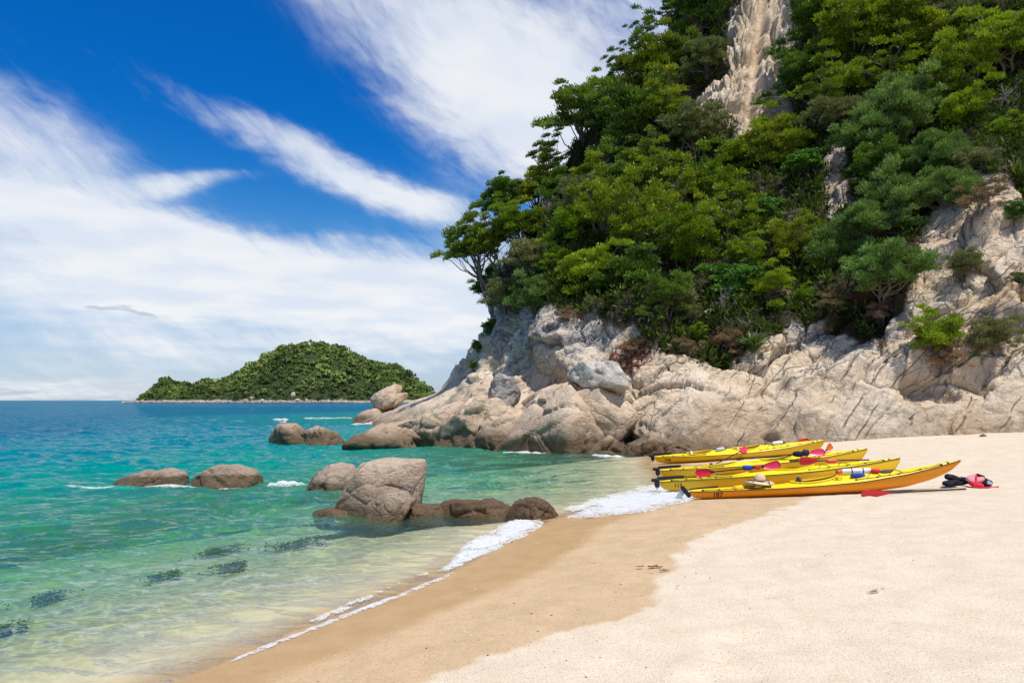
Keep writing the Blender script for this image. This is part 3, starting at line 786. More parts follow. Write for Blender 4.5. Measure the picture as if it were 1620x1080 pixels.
# rocks out in the bay
B('boulder', [(533,810),(535,792),(556,757),(574,731),(592,727),(622,737),(668,735),(668,752),(657,778),(640,795),(655,812)], 12.95, 0.6, M_BOULDER,
  'largest boulder in the bay, flat topped and leaning, bare tan stone', 1, 6, 26, 16, 0.02, 0.025, 1.2, tiltf=.25, dents=((640, 730, 25, .05), (612, 770, 14, .05)))
B('boulder', [(572,818),(585,792),(610,778),(640,776),(657,790),(650,806),(630,818)], 12.25, 0.36, M_BOULDER, 'smaller cracked boulder resting against the foot of the big leaning boulder', 2, 5, 14, 14, 0.03, 0.05, 2.0)
B('tidal_rock', [(488,812),(520,803),(560,803),(600,806),(590,822),(500,822)], 12.75, 0.4, M_LOWROCK, 'low brown barnacled ledge at the left foot of the big leaning boulder', 3, 5, 8, 14, 0.05, 0.04)
B('tidal_rock', [(628,806),(660,800),(700,805),(712,820),(640,820)], 12.5, 0.32, M_LOWROCK, 'low ledge yellow with barnacles right of the big leaning boulder', 4, 5, 8, 12, 0.06, 0.05)
B('tidal_rock', [(684,818),(698,803),(725,793),(765,791),(800,796),(818,812),(790,821)], 12.55, 0.4, M_LOWROCK, 'long dark brown wet rock between the leaning boulder and the surf', 5, 5, 22, 14, 0.06, 0.08)
B('tidal_rock', [(795,818),(812,797),(836,787),(855,790),(872,801),(890,819),(850,823)], 12.4, 0.45, M_LOWROCK, 'dark brown humped wet rock nearest the beach, foam at its foot', 6, 5, 22, 14, 0.045, 0.07)
B('tidal_rock', [(478,774),(495,758),(523,743),(550,741),(578,755),(580,778),(500,780)], 15.9, 0.6, M_TIDEROCK, 'brown half-tide rock with pale top behind the big leaning boulder', 7, 5, 28, 14, 0.05, 0.07)
B('tidal_rock', [(112,770),(165,760),(212,744),(243,742),(272,749),(308,757),(345,768),(250,775)], 17.0, 0.6, M_TIDEROCK, 'long low brown rock with pale top, leftmost rock in the bay', 8, 5, 26, 14, 0.05, 0.06)
B('tidal_rock', [(290,768),(314,749),(338,737),(365,734),(392,740),(406,758),(402,768),(330,773)], 17.0, 0.75, M_TIDEROCK, 'rounded brown rock with pale top joined to the leftmost low rock', 9, 5, 24, 14, 0.05, 0.06)
ia = B('rock_islet', [(428,699),(430,682),(447,671),(463,671),(476,680),(505,699)], 33.5, 1.0, M_SLAB, 'small tan two-humped rock islet off the slabs, the higher hump at its left', 10, 5, 12, 10, 0.06, 0.06)
ib = B('lower_hump', [(450,700),(474,686),(503,676),(524,680),(533,690),(539,700)], 33.2, 0.9, M_SLAB, None, 11, 5, 18, 10, 0.06, 0.09, cat=None)
ib.location = ib.location - ia.location; ib.parent = ia
B('tidal_rock', [(488,665),(505,660),(522,660),(532,665)], 72, 1.2, M_LOWROCK, 'far awash rock breaking white foam off the headland tip', 12, 4, 8, 6)
# tip of the headland
B('boulder', [(553,667),(570,653),(592,645),(612,652),(616,668)], 66, 2.2, M_SLAB, 'low brown boulder at the outermost tip of the headland', 13, 5, 12, 8)
B('boulder', [(588,632),(595,622),(612,613),(629,608),(633,622),(618,640),(596,648)], 66.5, 1.9, M_SLAB, 'upright pale boulder standing on the tip of the headland', 14, 5, 22, 0, 0.04, 0.06)
B('boulder', [(598,655),(615,640),(632,622),(642,621),(640,632),(618,650)], 66.2, 1.5, M_SLAB, 'slanting slab wedged beside the upright boulder on the headland tip', 15, 5, 18, 0, 0.04, 0.05)
# slabs along the foot of the headland
S = 'bare rock slabs along the foot of the headland'
def H(outline, d, thick, mat, label, seed, **k):
    k.setdefault('rough', 0.045); k.setdefault('crack', 0.10); k.setdefault('cell', 2.3); k['p'] = k.get('p', 14) * 3
    B('rock_slab', outline, d, thick, mat, label, seed, group=S, cat='rock', **k)
H([(543,706),(558,691),(585,678),(605,671),(640,676),(662,690),(670,708)], 31.4, 2.4, M_SLAB, 'lowest brown slab running out to a point in the sea, seaward end of the foot rocks', 21)
H([(590,710),(640,670),(690,645),(722,640),(742,652),(735,690),(705,712)], 32.6, 1.8, M_SLAB, 'broad brown slab second from the seaward end of the foot rocks', 22)
H([(648,712),(700,668),(752,634),(790,628),(806,650),(786,692),(752,713)], 31.4, 1.5, M_SLAB, 'cracked wedge slab in the middle of the seaward foot rocks', 23, crack=.09)
H([(715,714),(762,672),(805,646),(826,650),(830,684),(806,714)], 30.6, 1.4, M_SLAB, 'narrow split slab left of the big dome slab at the waterline', 24, crack=.09)
H([(690,662),(722,636),(748,612),(764,606),(760,640),(740,664)], 36, 1.4, M_SLAB, 'pale tilted block above the cracked wedge slab', 25, p=18, sink=4)
H([(738,660),(742,632),(760,608),(786,610),(797,636),(788,660)], 33.6, 1.6, M_SLAB, 'upright pale orange block standing behind the narrow split slab', 26, p=20, sink=10)
H([(760,713),(800,684),(838,642),(875,614),(898,604),(934,638),(975,688),(990,715)], 30.2, 3.4, M_SLAB, 'biggest smooth dome slab in the centre of the foot rocks', 27, sub=6, rough=.03, crack=.045)
H([(905,692),(902,652),(912,622),(950,614),(998,640),(1008,664),(996,684),(975,697)], 29.3, 1.6, M_SLAB, 'rounded tan block beneath the lichened white rock', 28, p=14, crack=.04)
H([(906,600),(910,580),(925,568),(946,570),(985,588),(994,606),(975,620),(925,613)], 29.6, 1.1, M_PALEROCK, 'white rock with yellow lichen perched above the rounded tan block', 29, p=16, sink=4, crack=.08)
H([(860,717),(905,703),(950,682),(985,694),(1005,717)], 28.6, 1.6, M_SLAB, 'low wedge slab at the water edge in front of the big dome slab', 30, p=20)
H([(980,722),(1000,702),(1030,688),(1070,700),(1090,724)], 27.0, 1.4, M_SLAB, 'low slab where the cove water meets the rocks behind the rear kayak', 31)
H([(774,640),(775,612),(790,594),(812,600),(822,620),(812,640)], 32.2, 1.1, M_GREYROCK, 'dark grey cracked boulder above the big dome slab', 32, p=14, sink=2, crack=.1, cell=3.2)
H([(1030,722),(1055,704),(1080,700),(1110,708),(1120,724)], 26.0, 0.8, M_SLAB, 'small slab at the sand edge behind the stern of the rear kayak', 33)
B('stone', [(1549,690),(1551,685),(1556,683),(1562,686),(1561,690)], 22.9, 0.1, M_LOWROCK, 'small dark stone lying alone on the dry sand near the cliff', 34, 3, 8, 3, cat='stone')

# weed-grown rocks under the water
WEED, wt, wo = material('dark_weed')
wp = wt.pos(); wn = wt.noise(wp, 7, 5, 0.7)
principled(wt, wo, wt.mix(wn, (0.020, 0.024, 0.014), (0.085, 0.08, 0.045)), 0.9, wt.bump(wn, 0.8, 0.1))
REEFS = []
def reef(px, py, wpx, hpx, label, seed, top=0.26): REEFS.append((px, py, wpx, hpx, label, seed))
reef(110, 758, 260, 16, 'dark submerged reef at the left edge beyond the long low rock', 1, .1)
reef(262, 862, 56, 22, 'small round dark patch of weed-grown rock, left of a longer one in the green shallows', 2)
reef(368, 858, 84, 20, 'longer dark patch of weed-grown rock nearest the middle of the shallows', 3)
reef(350, 818, 90, 16, 'dark weedy rock under the water below the rounded pale-topped rock', 4)
reef(470, 824, 110, 18, 'dark weedy rock just left of the big leaning boulder', 5)
reef(62, 882, 130, 26, 'dark weedy rock under the green water near the left edge', 6)
reef(5, 948, 70, 26, 'dark weedy rock cut by the left edge, nearest the beach', 7, .2)
reef(520, 716, 230, 14, 'long dark submerged reef in front of the rock islet', 8, .1)
reef(620, 722, 160, 10, 'dark submerged reef along the foot of the seaward slabs', 9, .1)
reef(450, 662, 60, 4, 'small dark reef breaking the far water beyond the islet', 10, .02)

# ------------------------------------------------------------------ vegetation
def foliage_material(name, dark, light, trans=0.22, gloss=0.12, hue_var=0.5):
    m, t, out = material(name)
    ti = t.attr('tint'); rnd = t.new('ShaderNodeObjectInfo').outputs['Random']
    c = t.mix(ti, dark, light)
    k = t.m('ADD', 1 - hue_var / 2, t.m('MULTIPLY', rnd, hue_var))
    c = t.mix(1.0, c, t.comb(k, t.m('ADD', 0.5, t.m('MULTIPLY', k, 0.5)), k), 'MULTIPLY')
    d = t.new('ShaderNodeBsdfDiffuse'); t.l.new(c, d.inputs[0])
    tr = t.new('ShaderNodeBsdfTranslucent'); t.l.new(t.mix(1.0, c, (1.25, 1.2, 0.5), 'MULTIPLY'), tr.inputs[0])
    a = t.new('ShaderNodeMixShader'); a.inputs[0].default_value = trans
    t.l.new(d.outputs[0], a.inputs[1]); t.l.new(tr.outputs[0], a.inputs[2])
    g = t.new('ShaderNodeBsdfGlossy'); g.inputs['Roughness'].default_value = 0.5; g.inputs[0].default_value = (.8, .85, .8, 1)
    b = t.new('ShaderNodeMixShader'); b.inputs[0].default_value = gloss * 0.18
    t.l.new(a.outputs[0], b.inputs[1]); t.l.new(g.outputs[0], b.inputs[2]); t.l.new(b.outputs[0], out)
    return m
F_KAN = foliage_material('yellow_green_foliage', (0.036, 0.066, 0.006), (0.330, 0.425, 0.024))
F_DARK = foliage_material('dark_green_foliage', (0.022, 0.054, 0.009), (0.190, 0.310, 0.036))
F_GORSE = foliage_material('blue_green_foliage', (0.045, 0.092, 0.020), (0.250, 0.385, 0.105))
F_BROAD = foliage_material('glossy_green_foliage', (0.026, 0.084, 0.011), (0.117, 0.286, 0.029), 0.3, 0.12)
F_BRIGHT = foliage_material('bright_green_foliage', (0.080, 0.140, 0.010), (0.36, 0.48, 0.030))
F_OLIVE = foliage_material('olive_foliage', (0.063, 0.079, 0.027), (0.260, 0.280, 0.111))
F_DRY = foliage_material('dry_brown_foliage', (0.079, 0.047, 0.026), (0.338, 0.234, 0.137), 0.2, 0.02)
F_FLAX = foliage_material('strap_leaf', (0.032, 0.063, 0.013), (0.169, 0.234, 0.046), 0.25, 0.3)
F_UNDER = foliage_material('undergrowth_foliage', (0.018, 0.036, 0.007), (0.120, 0.180, 0.026), 0.25, 0.05)
F_ISLE = foliage_material('island_foliage', (0.045, 0.078, 0.024), (0.235, 0.325, 0.075), 0.2, 0.02)

M_BARK, bt, bo = material('grey_bark')
bn = bt.noise(bt.scale(bt.objco(), (6, 6, 1.5)), 3.0, 5, 0.6)
principled(bt, bo, bt.mix(bn, (0.10, 0.08, 0.065), (0.30, 0.265, 0.235)), 0.9, bt.bump(bn, 0.5, 0.03))
M_TWIG, bt, bo = material('bleached_twig')
bn = bt.noise(bt.objco(), 9.0, 4, 0.6)
principled(bt, bo, bt.mix(bn, (0.20, 0.165, 0.15), (0.42, 0.37, 0.34)), 0.9)

def unit(v): return v / (np.linalg.norm(v, axis=-1, keepdims=True) + 1e-9)

def leaves(c, d, n, ln, wd):
    """rhombic leaf quads: centres, long directions, normals"""
    d = unit(d); s = unit(np.cross(d, n))
    ln = np.broadcast_to(ln, (len(c),))[:, None]; wd = np.broadcast_to(wd, (len(c),))[:, None]
    V = np.stack([c - d * ln * .5, c + s * wd * .5 - d * ln * .08, c + d * ln * .5, c - s * wd * .5 - d * ln * .08], 1).reshape(-1, 3)
    return V, np.arange(len(c) * 4).reshape(-1, 4)

def tube_np(pts, radii, sides=6):
    pts = np.array(pts, float); n = len(pts)
    T = unit(np.gradient(pts, axis=0)); ref = np.array((0.3, 0.9, 0.2))
    U = unit(np.cross(T, ref)); W = np.cross(T, U)
    a = np.linspace(0, 2 * np.pi, sides, endpoint=False)
    V = pts[:, None, :] + np.array(radii)[:, None, None] * (np.cos(a)[None, :, None] * U[:, None, :] + np.sin(a)[None, :, None] * W[:, None, :])
    i = np.arange(n * sides).reshape(n, sides); j = np.roll(i, -1, 1)
    F = np.stack([i[:-1], j[:-1], j[1:], i[1:]], -1).reshape(-1, 4)
    caps = []
    V = V.reshape(-1, 3)
    return V, F

def join_np(parts):
    Vs, Fs, o = [], [], 0
    for V, F in parts:
        Vs.append(V); Fs.append(F + o); o += len(V)
    return np.concatenate(Vs), np.concatenate(Fs)

def plant_proto(kind, seed, hc=0.8, puffs=40, per=300, flat=0.5, mat=None, ln=.11, wd=.036, prad=(.14, .32), upright=0.5, shell=0.55, squash=0.85):
    """crown of unit radius centred hc above the foot, and the limbs that carry it"""
    rng = np.random.RandomState(seed)
    ctr = np.array((0, 0, hc)); C = []
    k = 0
    while len(C) < puffs and k < 4000:
        k += 1
        v = unit(rng.normal(size=3)); 
        if v[2] < -0.6: continue
        lump = 1 + 0.5 * float(fbm(v[None] * 1.6 + seed, 2, seed)[0]) * 2
        r = rng.uniform(shell, 1.0) * (1 - .18) * lump if rng.rand() < .8 else rng.uniform(.2, .7)
        c = ctr + v * r * np.array((1, 1, squash))
        if all(np.linalg.norm((c - o) / np.array((1, 1, .7))) > 0.18 for o in C): C.append(c)
    C = np.array(C)
    Ls, tint = [], []
    for c in C:
        pr = rng.uniform(*prad); n = int(per * (pr / .24) ** 2 * rng.uniform(.7, 1.15))
        u = unit(rng.normal(size=(n, 3))); u[:, 2] = np.where(u[:, 2] < -0.2, -u[:, 2] * rng.rand(n), u[:, 2])
        rad = rng.rand(n) ** 0.45
        edge = 1 + 0.35 * fbm(u * 2.2 + c * 5, 2, seed + 3)
        pos = c + u * (rad * edge)[:, None] * pr * np.array((1, 1, flat))
        out = unit(c - ctr + np.array((0, 0, .25)))
        dr = unit(u * np.array((1, 1, .6)) + out * .35 + np.array((0, 0, upright)) + rng.normal(size=(n, 3)) * .45)
        nr = unit(rng.normal(size=(n, 3)) * .8 + np.array((0, 0, 1.0)) + out * .5)
        V, F = leaves(pos, dr, nr, ln * rng.uniform(.5, 1.15, n), wd * rng.uniform(.7, 1.25, n))
        Ls.append((V, F))
        base = rng.uniform(.25, .75)
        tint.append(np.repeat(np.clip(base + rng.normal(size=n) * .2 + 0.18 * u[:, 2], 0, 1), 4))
    V, F = join_np(Ls)
    crown = mesh_np('crown', V, F, [mat], False, {'tint': np.concatenate(tint)})
    T = []
    nst = 2 if hc > 1.2 else 3
    stems = []
    for s in range(nst):
        a = rng.uniform(0, 6.28); top = ctr + np.array((math.cos(a) * .22, math.sin(a) * .22, -.1))
        b0 = np.array((math.cos(a) * .06, math.sin(a) * .06, -0.75))
        pts = [b0 + (top - b0) * q + rng.normal(size=3) * .05 * (q > 0) for q in np.linspace(0, 1, 7)]
        stems.append(pts); T.append(tube_np(pts, np.linspace(.055, .022, 7)))
    for c in C[::2]:
        st = stems[rng.randint(nst)]; p0 = st[rng.randint(3, 7)]
        mid = (p0 + c) / 2 + rng.normal(size=3) * .08 - np.array((0, 0, .05))
        T.append(tube_np([p0, (p0 + mid) / 2 + rng.normal(size=3) * .02, mid, (mid + c) / 2 + rng.normal(size=3) * .03, c], [.022, .018, .014, .01, .005], 5))
    V, F = join_np(T)
    trunk = mesh_np('trunk', V, F, [M_BARK], True)
    return crown, trunk, hc

def twig_proto(seed, n=26, hc=0.7, mat=None, leafy=0):
    rng = np.random.RandomState(seed); T = []
    def grow(p, d, L, r, lev):
        pts = [p]; 
        for _ in range(4):
            d = unit(d + rng.normal(size=3) * .28 + np.array((0, 0, .06))); pts.append(pts[-1] + d * L / 4)
        T.append(tube_np(pts, np.linspace(r, r * .45, 5), 4))
        if lev < 3:
            for _ in range(rng.randint(2, 5)):
                grow(pts[rng.randint(1, 5)], unit(d + rng.normal(size=3) * .75), L * .62, r * .55, lev + 1)
    for _ in range(5):
        v = unit(rng.normal(size=3) * np.array((1, 1, .5)) + np.array((0, 0, .7)))
        grow(np.array((0, 0, -.3)), v, 0.9, .035, 0)
    V, F = join_np(T)
    br = mesh_np('branches', V, F, [M_TWIG], True)
    crown = None
    if leafy:
        c = V[rng.randint(len(V), size=leafy)] + rng.normal(size=(leafy, 3)) * .06
        LV, LF = leaves(c, rng.normal(size=(leafy, 3)) + (0, 0, .4), rng.normal(size=(leafy, 3)) + (0, 0, .6), rng.uniform(.05, .1, leafy), .03)
        crown = mesh_np('crown', LV, LF, [mat], False, {'tint': np.repeat(rng.rand(leafy), 4)})
    return crown, br, hc

def strap_proto(seed, n=170):
    rng = np.random.RandomState(seed); Vs, Fs, ti = [], [], []; o = 0
    for _ in range(n):
        a = rng.uniform(0, 6.28); L = rng.uniform(.7, 1.35); lean = rng.uniform(.12, .9); w = rng.uniform(.02, .045)
        h = np.array((math.cos(a), math.sin(a), 0)); sd = np.array((-math.sin(a), math.cos(a), 0))
        p0 = h * rng.uniform(0, .12) + np.array((0, 0, -.2)); q = np.linspace(0, 1, 6)
        pts = p0 + h * (q[:, None] ** 1.6) * L * lean + np.array((0, 0, 1)) * ((q - .55 * lean * q ** 2.6)[:, None]) * L * 1.1
        ww = w * (1 - q ** 2.5) + .003
        V = np.concatenate([pts - sd * ww[:, None], pts + sd * ww[:, None]])
        i = np.arange(5); F = np.stack([i, i + 1, i + 7, i + 6], 1)
        Vs.append(V); Fs.append(F + o); o += 12; ti.append(np.full(12, rng.rand()))
    return mesh_np('leaves', np.concatenate(Vs), np.concatenate(Fs), [F_FLAX], True, {'tint': np.concatenate(ti)}), None, 0.6

def weed_patch(px, py, wpx, hpx, label, seed):
    """a patch of weed on the sea bed: small blades, thinning out towards its edge"""
    d = FPX * CAM_H / (py - 633); c = P(px, py, d); rng = np.random.RandomState(seed)
    w = wpx / FPX * d / 2; dep = (FPX * CAM_H / (py - hpx / 2 - 633) - FPX * CAM_H / (py + hpx / 2 - 633)) / 2; dep = min(max(0.25, dep), w * 1.5)
    n = int(min(9000, 1600 + 1500 * w * dep))
    x = rng.normal(size=n) * w * .42; y = rng.normal(size=n) * dep * .40
    keep = fbm(np.stack([x / w * 2.8, y / dep * 2.2, x * 0 + seed], 1), 3, seed) > rng.uniform(-.15, .55, n)
    x, y = x[keep], y[keep]; n = len(x)
    z = beach_z(shore_dist(x + c[0], y + c[1])); sz = min(.16, .018 + .0035 * d) * rng.uniform(.6, 1.3, n)
    o = np.stack([x, y, z + .03 + rng.uniform(.0, .10, n)], 1)
    V, F = leaves(o, rng.normal(size=(n, 3)) * (1, 1, .15), rng.normal(size=(n, 3)) * .35 + (0, 0, 1.0), sz, sz * .5)
    ob = link('seaweed_patch', mesh_np('seaweed_patch', V, F, [WEED], False), loc=(c[0], c[1], 0))
    tag(ob, label, 'seaweed', 'dark weed patches under the water', 'stuff')
for q in REEFS: weed_patch(*q)

PROTO = {
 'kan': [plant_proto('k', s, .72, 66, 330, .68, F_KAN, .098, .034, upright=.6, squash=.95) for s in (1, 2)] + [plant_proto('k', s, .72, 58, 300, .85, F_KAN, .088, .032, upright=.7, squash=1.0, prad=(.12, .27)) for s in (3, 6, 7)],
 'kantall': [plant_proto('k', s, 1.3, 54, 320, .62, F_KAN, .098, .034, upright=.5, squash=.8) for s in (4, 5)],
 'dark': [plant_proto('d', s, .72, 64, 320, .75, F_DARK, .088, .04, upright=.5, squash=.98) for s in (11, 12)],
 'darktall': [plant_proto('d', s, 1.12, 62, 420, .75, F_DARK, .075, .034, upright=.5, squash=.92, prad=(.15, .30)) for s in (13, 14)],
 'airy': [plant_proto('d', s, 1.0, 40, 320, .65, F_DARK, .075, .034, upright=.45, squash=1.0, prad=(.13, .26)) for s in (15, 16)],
 'gorse': [plant_proto('g', s, .55, 80, 420, .95, F_GORSE, .12, .024, upright=.8, prad=(.15, .28), squash=.85) for s in (21, 22)],
 'broad': [plant_proto('b', s, .7, 40, 170, .7, F_BROAD, .105, .065, upright=0.0) for s in (31,)],
 'bright': [plant_proto('y', s, .7, 62, 330, .7, F_BRIGHT, .095, .033, upright=.7, squash=.95) for s in (41, 42)],
 'olive': [plant_proto('o', s, .7, 62, 380, .8, F_OLIVE, .075, .03, upright=.5) for s in (51, 52)],
 'dry': [plant_proto('r', s, .5, 30, 240, .7, F_DRY, .13, .018, upright=-.1) for s in (61,)],
 'twig': [twig_proto(s) for s in (71, 72)],
 'twiggy': [twig_proto(75, leafy=900, mat=F_OLIVE), twig_proto(76, leafy=900, mat=F_DRY)],
 'flax': [strap_proto(s) for s in (81, 82)],
}
NAMES = {'kan': ('spreading_tree', 'tree'), 'kantall': ('spreading_tree', 'tree'), 'dark': ('evergreen_tree', 'tree'), 'darktall': ('evergreen_tree', 'tree'),
         'airy': ('evergreen_tree', 'tree'), 'gorse': ('gorse_bush', 'bush'), 'broad': ('broadleaf_shrub', 'shrub'), 'bright': ('bright_shrub', 'shrub'),
         'olive': ('olive_shrub', 'shrub'), 'dry': ('dry_scrub', 'shrub'), 'twig': ('bare_shrub', 'shrub'), 'twiggy': ('sparse_shrub', 'shrub'), 'flax': ('flax_clump', 'plant')}
GROUPS = {'tree': 'trees growing on the headland', 'bush': 'gorse bushes on the headland', 'shrub': 'shrubs growing on the headland', 'plant': 'strap-leaved clumps on the headland'}

prng = random.Random(5)
def plant(kind, px, py, r, label, turn=None, off=0.45, pull=0.25):
    hit = None; k = 0
    while hit is None and k < 40:
        hit, nrm = on_cliff(px + k * 5, py + off * r + k * 5); k += 1
        if hit is not None and hit.y > 95: hit = None
    if hit is None: return
    d = hit.y; R = r / FPX * d * (1.22 if r > 20 else 1.1)
    crown, trunk, hc = prng.choice(PROTO[kind])
    tgt = Vector(P(px, py, d - pull * R))
    ax = tgt - hit
    ax = (ax.normalized() * (0.75 if k > 2 else 0.4) + Vector((0, -0.12, 0.75))).normalized()
    name, cat = NAMES[kind]
    o = bpy.data.objects.new(name, None); COL.objects.link(o)
    o.empty_display_size = 0.2
    rot = ax.to_track_quat('Z', 'Y').to_matrix() @ Matrix.Rotation(prng.uniform(0, 6.28), 3, 'Z')
    o.rotation_euler = rot.to_euler()
    s = R * prng.uniform(.95, 1.08)
    o.scale = (s * prng.uniform(.86, 1.18), s * prng.uniform(.86, 1.18), s * prng.uniform(.85, 1.22))
    o.location = tgt - ax * hc * R
    if trunk is not None: link('branches' if trunk.name.startswith('branches') else 'trunk', trunk, o)
    if crown is not None: link('leaves' if crown.name.startswith('leaves') else 'crown', crown, o)
    tag(o, label, cat, GROUPS[cat])

